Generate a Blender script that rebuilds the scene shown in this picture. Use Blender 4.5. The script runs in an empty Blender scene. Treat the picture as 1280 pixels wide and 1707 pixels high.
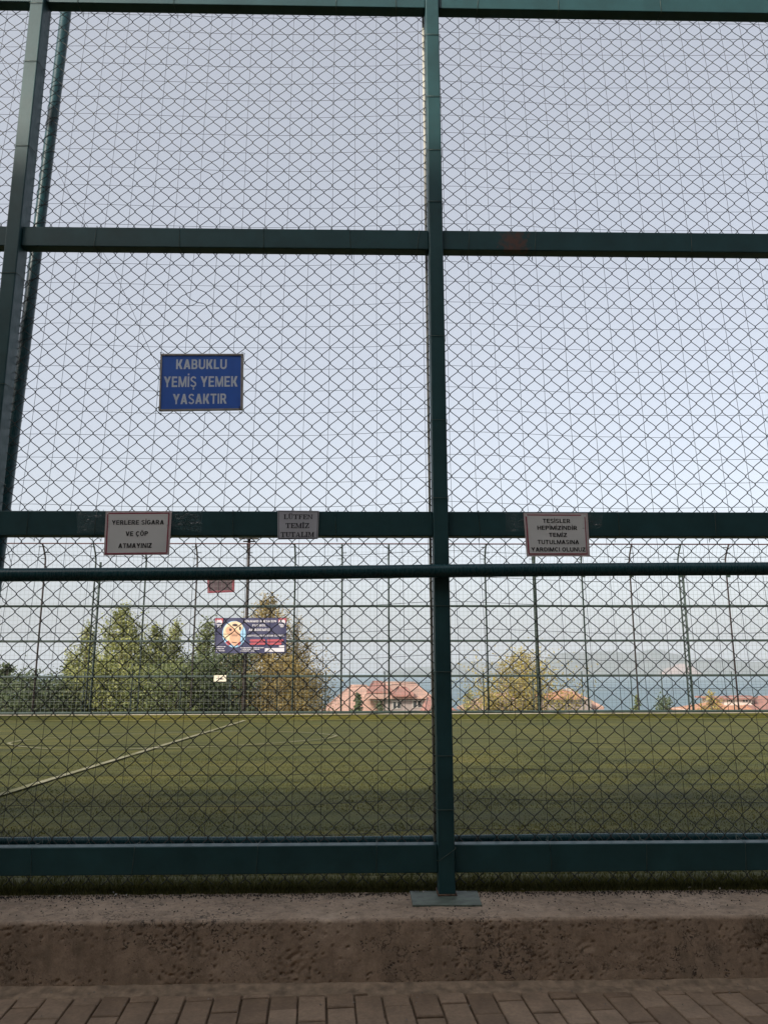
import bpy, bmesh, math, random
from math import sin, cos, tan, radians as R, pi
from mathutils import Vector, noise
random.seed(11)
rnd = random.Random(5)
scn = bpy.context.scene
COL = scn.collection

# ------------------------------------------------------------------ camera
EYE = Vector((0, 0, 1.15))
YAW, PITCH, ROLL = R(1.2), R(11.6), R(0.12)
FPX, CX, CY = 1285.0, 640.0, 853.5
fwd = Vector((sin(YAW)*cos(PITCH), cos(YAW)*cos(PITCH), sin(PITCH)))
rgt0 = Vector((cos(YAW), -sin(YAW), 0))
up0 = rgt0.cross(fwd)
rgt = rgt0*cos(ROLL) - up0*sin(ROLL)
upv = up0*cos(ROLL) + rgt0*sin(ROLL)
cd = bpy.data.cameras.new('camera'); cam = bpy.data.objects.new('camera', cd); COL.objects.link(cam)
from mathutils import Matrix
M3 = Matrix((rgt, upv, -fwd)).transposed()
cam.matrix_world = Matrix.Translation(EYE) @ M3.to_4x4()
cd.sensor_fit = 'VERTICAL'; cd.sensor_height = 36; cd.lens = FPX/1707*36
cd.clip_start = 0.05; cd.clip_end = 60000
scn.camera = cam

# ------------------------------------------------------------------ light
SUN_EL, SUN_AZ = R(30), R(44)       # azimuth measured from straight behind the camera towards its left
tosun = Vector((-sin(SUN_AZ)*cos(SUN_EL), -cos(SUN_AZ)*cos(SUN_EL), sin(SUN_EL)))
w = bpy.data.worlds.new('World'); scn.world = w; w.use_nodes = True
nt = w.node_tree; nt.nodes.clear()
wo = nt.nodes.new('ShaderNodeOutputWorld'); bg = nt.nodes.new('ShaderNodeBackground')
sky = nt.nodes.new('ShaderNodeTexSky'); sky.sky_type = 'NISHITA'; sky.sun_disc = False
sky.sun_elevation = SUN_EL; sky.sun_rotation = math.atan2(tosun.x, tosun.y)
sky.altitude = 60; sky.air_density = 1.0; sky.dust_density = 4.5; sky.ozone_density = 1.6
hs = nt.nodes.new('ShaderNodeHueSaturation'); hs.inputs['Saturation'].default_value = 0.45
nt.links.new(sky.outputs[0], hs.inputs['Color']); 
tcw = nt.nodes.new('ShaderNodeTexCoord'); mpw = nt.nodes.new('ShaderNodeMapping'); mpw.inputs['Scale'].default_value = (1.2, 1.2, 4.0)
nzw = nt.nodes.new('ShaderNodeTexNoise'); nzw.inputs['Scale'].default_value = 1.6; nzw.inputs['Detail'].default_value = 5
nt.links.new(tcw.outputs['Generated'], mpw.inputs[0]); nt.links.new(mpw.outputs[0], nzw.inputs['Vector'])
rpw = nt.nodes.new('ShaderNodeValToRGB'); nt.links.new(nzw.outputs[0], rpw.inputs[0])
rpw.color_ramp.elements[0].position = 0.3; rpw.color_ramp.elements[0].color = (0.92, 0.93, 0.96, 1)
rpw.color_ramp.elements[1].position = 0.7; rpw.color_ramp.elements[1].color = (1.0, 1.0, 1.0, 1)
veil = nt.nodes.new('ShaderNodeMix'); veil.data_type = 'RGBA'; veil.blend_type = 'MULTIPLY'; veil.inputs[0].default_value = 1.0
veil.inputs[6].default_value = (1.93, 1.97, 2.10, 1); nt.links.new(rpw.outputs[0], veil.inputs[7])      # thin high overcast
mxw = nt.nodes.new('ShaderNodeMix'); mxw.data_type = 'RGBA'; mxw.inputs[0].default_value = 0.45
nt.links.new(hs.outputs[0], mxw.inputs[6]); nt.links.new(veil.outputs[2], mxw.inputs[7]); nt.links.new(mxw.outputs[2], bg.inputs[0])
bg.inputs[1].default_value = 0.15
nt.links.new(bg.outputs[0], wo.inputs[0])
sl = bpy.data.lights.new('sun', 'SUN'); sl.energy = 2.7; sl.angle = R(1.6); sl.color = (1.0, 0.92, 0.8)
so = bpy.data.objects.new('sun', sl); COL.objects.link(so)
so.rotation_euler = tosun.to_track_quat('Z', 'Y').to_euler()
scn.view_settings.view_transform = 'Standard'; scn.view_settings.look = 'None'
scn.view_settings.exposure = 1.0; scn.view_settings.gamma = 1.0; scn.view_settings.use_curve_mapping = False
scn.cycles.volume_bounces = 2; scn.cycles.max_bounces = 6; scn.cycles.diffuse_bounces = 3; scn.cycles.transparent_max_bounces = 12

# ------------------------------------------------------------------ helpers
def ray(x, y):
    return (fwd*FPX + rgt*(x-CX) - upv*(y-CY)).normalized()
def atY(x, y, Y):
    d = ray(x, y); return EYE + d*((Y-EYE.y)/d.y)
def atZ(x, y, Z):
    d = ray(x, y); return EYE + d*((Z-EYE.z)/d.z)
def tag(o, label=None, cat=None, group=None, kind=None):
    if label: o['label'] = label
    if cat: o['category'] = cat
    if group: o['group'] = group
    if kind: o['kind'] = kind
    return o
def empty(name, loc=(0, 0, 0)):
    o = bpy.data.objects.new(name, None); COL.objects.link(o); o.location = loc; o.empty_display_size = 0.1
    return o
def link(name, me, mat, parent=None):
    o = bpy.data.objects.new(name, me); COL.objects.link(o)
    if parent is not None:
        o.parent = parent
        o.location = -parent.location if parent.parent is None else Vector((0, 0, 0))
    if mat and not me.materials: me.materials.append(mat)
    return o
class MB:
    """collects world-space geometry for one mesh"""
    def __init__(s): s.v = []; s.f = []; s.m = []; s.sm = []
    def add(s, vs, fs, mi=0, smooth=False):
        b = len(s.v); s.v.extend([tuple(v) for v in vs]); s.f.extend([tuple(i+b for i in f) for f in fs])
        s.m.extend([mi]*len(fs)); s.sm.extend([smooth]*len(fs)); return s
    def box(s, x0, x1, y0, y1, z0, z1, mi=0):
        v = [(x, y, z) for z in (z0, z1) for y in (y0, y1) for x in (x0, x1)]
        return s.add(v, [(0, 2, 3, 1), (4, 5, 7, 6), (0, 1, 5, 4), (2, 6, 7, 3), (0, 4, 6, 2), (1, 3, 7, 5)], mi)
    def tube(s, pts, r, n=6, mi=0, smooth=True, cap=True, closed=False, ref=None):
        pts = [Vector(p) for p in pts]; N = len(pts)
        rr = r if isinstance(r, (list, tuple)) else [r]*N
        vs = []
        for i, p in enumerate(pts):
            if closed: t = pts[(i+1) % N]-pts[i-1]
            else: t = pts[min(i+1, N-1)]-pts[max(i-1, 0)]
            t.normalize()
            a = Vector(ref) if ref else (Vector((0, 0, 1)) if abs(t.z) < 0.9 else Vector((0, 1, 0)))
            e1 = t.cross(a).normalized(); e2 = t.cross(e1)
            for k in range(n):
                q = 2*pi*k/n; vs.append(p + e1*(cos(q)*rr[i]) + e2*(sin(q)*rr[i]))
        fs = []
        for i in range(N if closed else N-1):
            j = (i+1) % N
            for k in range(n):
                l = (k+1) % n; fs.append((i*n+k, j*n+k, j*n+l, i*n+l))
        if cap and not closed:
            fs.append(tuple(range(n))); fs.append(tuple((N-1)*n+k for k in reversed(range(n))))
        return s.add(vs, fs, mi, smooth)
    def poly(s, pts, mi=0):
        return s.add(pts, [tuple(range(len(pts)))], mi)
    def mesh(s, name, mats=None):
        me = bpy.data.meshes.new(name); me.from_pydata(s.v, [], s.f)
        if mats:
            for m in mats: me.materials.append(m)
            me.polygons.foreach_set('material_index', s.m)
        me.polygons.foreach_set('use_smooth', s.sm); me.update(); return me
    def build(s, name, mat, parent=None):
        mats = mat if isinstance(mat, (list, tuple)) else [mat]
        return link(name, s.mesh(name, mats), None, parent)
def bevel_box(x0, x1, y0, y1, z0, z1, r=0.006, seg=2):
    """box mesh with rounded edges"""
    bm = bmesh.new(); bmesh.ops.create_cube(bm, size=1)
    for v in bm.verts:
        v.co = Vector(((x0+x1)/2+v.co.x*(x1-x0), (y0+y1)/2+v.co.y*(y1-y0), (z0+z1)/2+v.co.z*(z1-z0)))
    bmesh.ops.bevel(bm, geom=bm.edges[:], offset=r, segments=seg, affect='EDGES', profile=0.5)
    for f in bm.faces: f.smooth = f.calc_area() < 0.003*max(x1-x0, z1-z0)*3 and min(abs(abs(f.normal[i])-1) for i in range(3)) > 1e-3
    me = bpy.data.meshes.new('box'); bm.to_mesh(me); bm.free()
    return me

# ------------------------------------------------------------------ materials
def newmat(name):
    m = bpy.data.materials.new(name); m.use_nodes = True
    return m, m.node_tree, m.node_tree.nodes['Principled BSDF']
def N(nt, typ, **kw):
    n = nt.nodes.new(typ)
    for k, v in kw.items():
        if k in n.inputs: n.inputs[k].default_value = v
        else: setattr(n, k, v)
    return n
def coords(nt, scale=(1, 1, 1), obj=True):
    g = nt.nodes.new('ShaderNodeNewGeometry'); mp = nt.nodes.new('ShaderNodeMapping')
    nt.links.new(g.outputs['Position'], mp.inputs[0]); mp.inputs['Scale'].default_value = scale
    return mp.outputs[0]
def ramp(nt, fac, stops):
    r = nt.nodes.new('ShaderNodeValToRGB'); nt.links.new(fac, r.inputs[0])
    e = r.color_ramp.elements
    while len(e) < len(stops): e.new(0.5)
    for i, (p, c) in enumerate(stops):
        e[i].position = p; e[i].color = (c[0], c[1], c[2], 1) if hasattr(c, '__len__') else (c, c, c, 1)
    return r.outputs[0]
def noiseN(nt, vec, scale, detail=4, rough=0.55):
    n = nt.nodes.new('ShaderNodeTexNoise'); nt.links.new(vec, n.inputs['Vector'])
    n.inputs['Scale'].default_value = scale; n.inputs['Detail'].default_value = detail; n.inputs['Roughness'].default_value = rough
    return n.outputs[0]
def mixc(nt, fac, a, b, mode='MIX'):
    m = nt.nodes.new('ShaderNodeMix'); m.data_type = 'RGBA'; m.blend_type = mode
    for sock, val in ((0, fac), (6, a), (7, b)):
        if hasattr(val, 'is_linked') or hasattr(val, 'links'): nt.links.new(val, m.inputs[sock])
        elif sock == 0: m.inputs[0].default_value = val
        else: m.inputs[sock].default_value = (*val, 1)
    return m.outputs[2]
def bump(nt, bs, h, strength=0.3, dist=0.01):
    b = nt.nodes.new('ShaderNodeBump'); nt.links.new(h, b.inputs['Height'])
    b.inputs['Strength'].default_value = strength; b.inputs['Distance'].default_value = dist
    nt.links.new(b.outputs[0], bs.inputs['Normal'])
def mat_simple(name, c, rough=0.6, var=0.15, scale=20, bmp=0.0, metal=0.0, spec=0.5):
    m, nt, bs = newmat(name)
    v = coords(nt); n = noiseN(nt, v, scale)
    hi = tuple(min(1, x*(1+var)) for x in c); lo = tuple(x*(1-var) for x in c)
    nt.links.new(ramp(nt, n, [(0.3, lo), (0.7, hi)]), bs.inputs['Base Color'])
    bs.inputs['Roughness'].default_value = rough; bs.inputs['Metallic'].default_value = metal
    bs.inputs['Specular IOR Level'].default_value = spec
    if bmp: bump(nt, bs, n, bmp, 0.005)
    return m
def mat_paint(name, c, rough=0.38, rust=None):
    m, nt, bs = newmat(name)
    v = coords(nt); n = noiseN(nt, v, 6, 5, 0.6); n2 = noiseN(nt, coords(nt, (60, 60, 9)), 3, 4, 0.7)
    col = ramp(nt, n, [(0.3, tuple(x*0.8 for x in c)), (0.75, tuple(x*1.25 for x in c))])
    dust = ramp(nt, n2, [(0.55, 0.0), (0.8, 0.22)])
    col = mixc(nt, dust, col, (0.045, 0.065, 0.05))
    fr = ramp(nt, noiseN(nt, v, 85, 4, .75), [(0.69, 0.0), (0.75, 0.7)]); gt = ramp(nt, noiseN(nt, v, 5, 3), [(0.5, 0.0), (0.62, 1.0)])
    fm = nt.nodes.new('ShaderNodeMath'); fm.operation = 'MULTIPLY'; nt.links.new(fr, fm.inputs[0]); nt.links.new(gt, fm.inputs[1])
    col = mixc(nt, fm.outputs[0], col, (0.10, 0.055, 0.035))
    if rust:
        g = nt.nodes.new('ShaderNodeNewGeometry')
        vm = nt.nodes.new('ShaderNodeVectorMath'); vm.operation = 'DISTANCE'; nt.links.new(g.outputs['Position'], vm.inputs[0]); vm.inputs[1].default_value = rust
        mm = nt.nodes.new('ShaderNodeMath'); mm.operation = 'MULTIPLY_ADD'; nt.links.new(noiseN(nt, v, 38, 5), mm.inputs[0]); mm.inputs[1].default_value = 0.22
        nt.links.new(vm.outputs['Value'], mm.inputs[2])
        fac = ramp(nt, mm.outputs[0], [(0.13, 0.75), (0.19, 0.0)])
        col = mixc(nt, fac, col, (0.12, 0.05, 0.035))
    nt.links.new(col, bs.inputs['Base Color'])
    nt.links.new(ramp(nt, n2, [(0.3, rough*0.8), (0.8, min(1, rough*1.6))]), bs.inputs['Roughness'])
    bs.inputs['Specular IOR Level'].default_value = 0.3
    bump(nt, bs, n, 0.12, 0.004)
    return m
rustpt = tuple(atY(856, 404, 3.475))
M_beam = mat_paint('green_paint', (0.017, 0.058, 0.064), 0.40, rustpt)
M_pipe = mat_paint('green_pipe_paint', (0.013, 0.052, 0.060), 0.25)
M_wire = mat_simple('pvc_wire', (0.014, 0.018, 0.014), 0.5, 0.2, 30)
M_net = mat_simple('net_cord', (0.03, 0.03, 0.035), 0.9, 0.15, 30)
M_tie = mat_simple('tie_wire', (0.05, 0.075, 0.06), 0.45, 0.3, 60)
M_plate = mat_simple('plate_steel', (0.10, 0.125, 0.10), 0.6, 0.35, 26, 0.3)
M_farpaint = mat_paint('far_green_paint', (0.026, 0.042, 0.036), 0.5)
M_farred = mat_simple('far_brown_paint', (0.042, 0.028, 0.028), 0.55, 0.3, 8)
M_farwire = mat_simple('far_net', (0.17, 0.19, 0.17), 0.7, 0.1, 8)
M_top = mat_simple('top_rail_paint', (0.07, 0.028, 0.03), 0.5, 0.2, 5)

def mat_concrete():
    m, nt, bs = newmat('rough_concrete')
    v = coords(nt)
    a = noiseN(nt, v, 3.2, 6, 0.62); b = noiseN(nt, v, 26, 6, 0.7); c = noiseN(nt, coords(nt, (1, 1, .35)), 8, 5, 0.65)
    col = ramp(nt, a, [(0.25, (0.29, 0.21, 0.145)), (0.55, (0.39, 0.29, 0.205)), (0.8, (0.50, 0.385, 0.285))])
    col = mixc(nt, 0.55, col, ramp(nt, b, [(0.3, 0.38), (0.6, 0.98), (0.85, 1.15)]), 'MULTIPLY')
    col = mixc(nt, ramp(nt, c, [(0.5, 0.0), (0.72, 0.5)]), col, (0.13, 0.10, 0.07))
    # pits
    vo = nt.nodes.new('ShaderNodeTexVoronoi'); vo.inputs['Scale'].default_value = 80
    wv = nt.nodes.new('ShaderNodeVectorMath'); wv.operation = 'ADD'
    nn = nt.nodes.new('ShaderNodeTexNoise'); nn.inputs['Scale'].default_value = 30; nt.links.new(v, nn.inputs['Vector'])
    sc = nt.nodes.new('ShaderNodeVectorMath'); sc.operation = 'SCALE'; sc.inputs['Scale'].default_value = 0.03
    nt.links.new(nn.outputs['Color'], sc.inputs[0]); nt.links.new(v, wv.inputs[0]); nt.links.new(sc.outputs[0], wv.inputs[1])
    nt.links.new(wv.outputs[0], vo.inputs['Vector'])
    gate = noiseN(nt, v, 11, 3)
    dd = nt.nodes.new('ShaderNodeMath'); dd.operation = 'ADD'; nt.links.new(vo.outputs['Distance'], dd.inputs[0])
    gg = nt.nodes.new('ShaderNodeMath'); gg.operation = 'MULTIPLY_ADD'; nt.links.new(gate, gg.inputs[0]); gg.inputs[1].default_value = -1.5; gg.inputs[2].default_value = 0.90
    nt.links.new(gg.outputs[0], dd.inputs[1])
    pit = ramp(nt, dd.outputs[0], [(0.12, 1.0), (0.30, 0.0)])
    col = mixc(nt, pit, col, (0.085, 0.065, 0.05))
    # short hairline cracks and flakes, gathered in patches
    cn = noiseN(nt, v, 34, 3, 0.6); ab = nt.nodes.new('ShaderNodeMath'); ab.operation = 'SUBTRACT'; nt.links.new(cn, ab.inputs[0]); ab.inputs[1].default_value = 0.5
    ac = nt.nodes.new('ShaderNodeMath'); ac.operation = 'ABSOLUTE'; nt.links.new(ab.outputs[0], ac.inputs[0])
    line = ramp(nt, ac.outputs[0], [(0.012, 1.0), (0.04, 0.0)])
    g1 = ramp(nt, noiseN(nt, v, 19, 4, .7), [(0.46, 0.0), (0.56, 1.0)]); g2 = ramp(nt, noiseN(nt, v, 4.5, 3), [(0.42, 0.0), (0.62, 1.0)])
    ml_ = nt.nodes.new('ShaderNodeMath'); ml_.operation = 'MULTIPLY'; nt.links.new(line, ml_.inputs[0]); nt.links.new(g1, ml_.inputs[1])
    mm_ = nt.nodes.new('ShaderNodeMath'); mm_.operation = 'MULTIPLY'; nt.links.new(ml_.outputs[0], mm_.inputs[0]); nt.links.new(g2, mm_.inputs[1])
    col = mixc(nt, mm_.outputs[0], col, (0.05, 0.038, 0.03))
    fine_ = noiseN(nt, v, 150, 3, .8); col = mixc(nt, .5, col, ramp(nt, fine_, [(0.3, .6), (0.7, 1.15)]), 'MULTIPLY')
    st_ = ramp(nt, noiseN(nt, coords(nt, (1, 1, .12)), 13, 4, .6), [(0.55, 0.0), (0.75, 0.45)]); col = mixc(nt, st_, col, (0.10, 0.08, 0.055))
    nt.links.new(col, bs.inputs['Base Color']); bs.inputs['Roughness'].default_value = 0.92
    h = nt.nodes.new('ShaderNodeMath'); h.operation = 'SUBTRACT'; nt.links.new(b, h.inputs[0]); nt.links.new(pit, h.inputs[1])
    bump(nt, bs, h.outputs[0], 0.5, 0.004)
    return m
M_conc = mat_concrete()
def mat_paver(name, k=1.0):
    m, nt, bs = newmat(name)
    v = coords(nt); oi = nt.nodes.new('ShaderNodeObjectInfo')
    base = ramp(nt, oi.outputs['Random'], [(0, (0.19*k, 0.128*k, 0.08*k)), (0.5, (0.24*k, 0.165*k, 0.105*k)), (1, (0.30*k, 0.212*k, 0.14*k))])
    b = noiseN(nt, v, 60, 5, 0.7); a = noiseN(nt, v, 9, 5, 0.6)
    col = mixc(nt, 0.6, base, ramp(nt, b, [(0.3, 0.6), (0.7, 1.15)]), 'MULTIPLY')
    col = mixc(nt, 0.6, col, ramp(nt, a, [(0.3, 0.55), (0.65, 1.1)]), 'MULTIPLY')
    nt.links.new(col, bs.inputs['Base Color']); bs.inputs['Roughness'].default_value = 0.85
    bump(nt, bs, b, 0.5, 0.003)
    return m
M_paver = mat_paver('brick_paver')
M_joint = mat_simple('joint_sand', (0.13, 0.09, 0.055), 0.95, 0.4, 90, 0.6)
M_mortar = mat_simple('mortar_strip', (0.23, 0.168, 0.112), 0.95, 0.4, 24, 0.8)
def turf_patches(nt, col):
    streak = noiseN(nt, coords(nt, (.22, 1.9, 1)), 2.2, 5, 0.68); s2 = noiseN(nt, coords(nt, (.5, 1.2, 1)), 1.1, 4, 0.6)
    col = mixc(nt, 0.9, col, ramp(nt, streak, [(0.38, (0.48, 0.52, 0.42)), (0.50, (0.86, 0.88, 0.8)), (0.62, (1.2, 1.14, 1.05))]), 'MULTIPLY')
    return mixc(nt, 0.7, col, ramp(nt, s2, [(0.35, (0.7, 0.8, 0.8)), (0.65, (1.2, 1.12, 1.0))]), 'MULTIPLY')
def mat_turf():
    m, nt, bs = newmat('artificial_turf')
    v = coords(nt)
    fine = noiseN(nt, coords(nt, (1, .45, 1)), 70, 5, 0.8); mid = noiseN(nt, coords(nt, (.35, 1.3, 1)), 3.0, 5, 0.62)
    big = noiseN(nt, coords(nt, (.4, .9, 1)), 0.8, 3)
    streak = noiseN(nt, coords(nt, (.16, 1.5, 1)), 2.6, 5, 0.72)
    col = ramp(nt, fine, [(0.25, (0.036, 0.038, 0.007)), (0.5, (0.083, 0.082, 0.018)), (0.8, (0.15, 0.138, 0.042))])
    col = mixc(nt, 0.55, col, ramp(nt, mid, [(0.3, (0.7, 0.8, 0.7)), (0.7, (1.15, 1.1, 1.0))]), 'MULTIPLY')
    col = turf_patches(nt, col)
    col = mixc(nt, 0.5, col, ramp(nt, big, [(0.3, (0.75, 0.85, 0.75)), (0.7, (1.2, 1.12, 1.0))]), 'MULTIPLY')
    nt.links.new(col, bs.inputs['Base Color']); bs.inputs['Roughness'].default_value = 0.75
    bs.inputs['Specular IOR Level'].default_value = 0.25
    bump(nt, bs, fine, 0.8, 0.02)
    return m
M_turf = mat_turf()
M_crumb = mat_simple('rubber_crumb', (0.014, 0.013, 0.012), 0.9, 0.3, 90)
M_line = None
def mat_line():
    m, nt, bs = newmat('worn_white_turf')
    v = coords(nt); n = noiseN(nt, v, 35, 5, 0.8); n2 = noiseN(nt, v, 2.2, 3)
    col = ramp(nt, n, [(0.3, (0.13, 0.12, 0.05)), (0.62, (0.36, 0.34, 0.25))])
    col = mixc(nt, ramp(nt, n2, [(0.35, 0.9), (0.7, 0.1)]), col, (0.12, 0.115, 0.04))
    nt.links.new(col, bs.inputs['Base Color']); bs.inputs['Roughness'].default_value = 0.85
    return m
M_line = mat_line()
def mat_leaf(name, c1, c2, c3, trans=0.25, patchy=False):
    m, nt, bs = newmat(name)
    g = nt.nodes.new('ShaderNodeNewGeometry')
    col = ramp(nt, g.outputs['Random Per Island'], [(0.0, c1), (0.5, c2), (1.0, c3)])
    if patchy: col = turf_patches(nt, col)
    nt.links.new(col, bs.inputs['Base Color']); bs.inputs['Roughness'].default_value = 0.7
    bs.inputs['Specular IOR Level'].default_value = 0.2
    tr = nt.nodes.new('ShaderNodeBsdfTranslucent'); nt.links.new(col, tr.inputs[0])
    mx = nt.nodes.new('ShaderNodeMixShader'); mx.inputs[0].default_value = trans
    out = nt.nodes['Material Output']
    nt.links.new(bs.outputs[0], mx.inputs[1]); nt.links.new(tr.outputs[0], mx.inputs[2]); nt.links.new(mx.outputs[0], out.inputs[0])
    return m
L_light = mat_leaf('leaf_light_green', (0.11, 0.135, 0.04), (0.25, 0.265, 0.08), (0.40, 0.40, 0.17))
L_dark = mat_leaf('leaf_dark_green', (0.055, 0.078, 0.036), (0.09, 0.118, 0.055), (0.14, 0.165, 0.085))
L_mid = mat_leaf('leaf_mid_green', (0.08, 0.11, 0.04), (0.155, 0.185, 0.07), (0.25, 0.27, 0.12))
L_tan = mat_leaf('leaf_tan_buds', (0.15, 0.105, 0.035), (0.28, 0.21, 0.07), (0.38, 0.30, 0.13))
L_yel = mat_leaf('leaf_yellow_green', (0.20, 0.16, 0.04), (0.34, 0.28, 0.07), (0.46, 0.38, 0.14))
L_blade = mat_leaf('turf_blade', (0.04, 0.045, 0.01), (0.085, 0.09, 0.02), (0.18, 0.17, 0.06), 0.15)
L_blade_f = mat_leaf('field_blade', (0.036, 0.038, 0.007), (0.087, 0.086, 0.018), (0.17, 0.157, 0.045), 0.15, True)
M_bark = mat_simple('bark', (0.10, 0.075, 0.055), 0.9, 0.3, 12)
M_twig = mat_simple('pale_twig', (0.19, 0.15, 0.12), 0.9, 0.25, 6)

# ------------------------------------------------------------------ text helpers
def _rect(a, b, c, d): return [(a, b), (c, b), (c, d), (a, d)]
def _par(xb, yb, xt, yt, w):
    e = .02; return [(xb-e, yb), (xb+w+e, yb), (xt+w+e, yt), (xt-e, yt)]
def _arc(cx, cy, rx, ry, a0, a1, t=.22, n=10):
    out = []
    for i in range(n):
        p, q = R(a0+(a1-a0)*i/n), R(a0+(a1-a0)*(i+1)/n)
        out.append([(cx+rx*cos(p), cy+ry*sin(p)), (cx+rx*cos(q), cy+ry*sin(q)), (cx+(rx-t)*cos(q), cy+(ry-t*.86)*sin(q)), (cx+(rx-t)*cos(p), cy+(ry-t*.86)*sin(p))])
    return out
_t = .225
_dots = [[_rect(.20, 1.1, .36, 1.26)], [_rect(.48, 1.1, .64, 1.26)]]
_ced = [[_rect(.33, -.13, .45, -.01)], [_rect(.30, -.25, .50, -.14)]]
_O = [_arc(.42, .5, .42, .52, 0, 360, _t, 20)]
_C = [_arc(.42, .5, .42, .52, 42, 318, _t, 16)]
_S = [_arc(.37, .735, .36, .275, 15, 270, .18, 11), _arc(.37, .265, .37, .28, 90, -165, .18, 11)]
_I = [[_rect(0, 0, .2, 1)]]
GLY = {  # bold sans capitals: width, then layers of polygons
 'K': (.80, [[_rect(0, 0, _t, 1)], [_par(_t, .36, .53, 1, .25)], [_par(.55, 0, .24, .58, .25)]]),
 'A': (.84, [[_par(0, 0, .31, 1, .22)], [_par(.62, 0, .31, 1, .22)], [_rect(.2, .2, .64, .35)]]),
 'B': (.76, [[_rect(0, 0, _t, 1), _rect(_t, .84, .45, 1), _rect(_t, .43, .46, .58), _rect(_t, 0, .45, .16)], _arc(.45, .29, .31, .29, -90, 90), _arc(.43, .715, .29, .285, -90, 90)]),
 'U': (.80, [[_rect(0, .3, _t, 1), _rect(.61, .3, .8, 1)], _arc(.4, .3, .4, .32, 180, 360)]),
 'L': (.66, [[_rect(0, 0, _t, 1), _rect(_t, 0, .66, .17)]]),
 'Y': (.84, [[_rect(.32, 0, .52, .42)], [_par(.31, .38, 0, 1, .23)], [_par(.30, .38, .61, 1, .23)]]),
 'E': (.69, [[_rect(0, 0, _t, 1), _rect(_t, 0, .69, .17), _rect(_t, .83, .67, 1), _rect(_t, .43, .63, .58)]]),
 'F': (.64, [[_rect(0, 0, _t, 1), _rect(_t, .83, .64, 1), _rect(_t, .42, .58, .58)]]),
 'M': (1.0, [[_rect(0, 0, .18, 1), _rect(.82, 0, 1.0, 1)], [_par(.41, 0, .04, 1, .18)], [_par(.41, 0, .78, 1, .18)]]),
 'N': (.82, [[_rect(0, 0, .18, 1), _rect(.64, 0, .82, 1)], [_par(.60, 0, .02, 1, .20)]]),
 'I': (.20, _I), 'İ': (.20, _I+[[_rect(0, 1.1, .2, 1.27)]]),
 'S': (.74, _S), 'Ş': (.74, _S+_ced),
 'T': (.76, [[_rect(0, .83, .76, 1), _rect(.28, 0, .48, .83)]]),
 'P': (.74, [[_rect(0, 0, _t, 1), _rect(_t, .84, .44, 1), _rect(_t, .38, .44, .54)], _arc(.43, .69, .31, .31, -90, 90)]),
 'R': (.80, [[_rect(0, 0, _t, 1), _rect(_t, .84, .44, 1), _rect(_t, .38, .44, .54)], _arc(.43, .69, .31, .31, -90, 90), [_par(.56, 0, .32, .42, .24)]]),
 'G': (.84, [_arc(.42, .5, .42, .52, 42, 330, _t, 16), [_rect(.46, .36, .84, .51)], [_rect(.66, .10, .84, .40)]]),
 'C': (.80, _C), 'Ç': (.80, _C+_ced), 'O': (.84, _O), 'Ö': (.84, _O+_dots),
 'D': (.80, [[_rect(0, 0, _t, 1), _rect(_t, .83, .38, 1), _rect(_t, 0, .38, .17)], _arc(.37, .5, .43, .5, -90, 90)]),
 'Z': (.72, [[_rect(0, .83, .72, 1), _rect(0, 0, .72, .17)], [_par(.01, .14, .46, .86, .25)]]),
 'H': (.80, [[_rect(0, 0, _t, 1), _rect(.61, 0, .8, 1), _rect(_t, .42, .61, .58)]]),
 'V': (.84, [[_par(.31, 0, 0, 1, .22)], [_par(.31, 0, .62, 1, .22)]]),
}
def put_text(mb, s, x0, x1, ybase, ycap, fmap, off, bold=0.0, mi=0, shear=0.0, lay=0.00012):
    """capitals fitted between x0..x1 and ybase..ycap, mapped onto a panel by fmap(u,v,off)"""
    gap = .14; tot = sum((GLY[c][0] if c != ' ' else .26)+gap for c in s)-gap; k = (x1-x0)/tot; x = x0
    for c in s:
        if c != ' ':
            for li, layer in enumerate(GLY[c][1]):
                for pg in layer:
                    pts = [(x+(a+shear*b)*k, ybase+b*(ycap-ybase)) for a, b in pg]
                    ar = sum(p[0]*q[1]-q[0]*p[1] for p, q in zip(pts, pts[1:]+pts[:1]))
                    if ar > 0: pts.reverse()
                    mb.add([fmap(u, v, off+li*lay) for u, v in pts], [tuple(range(len(pts)))], mi)
        x += ((GLY[c][0] if c != ' ' else .26)+gap)*k
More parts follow.
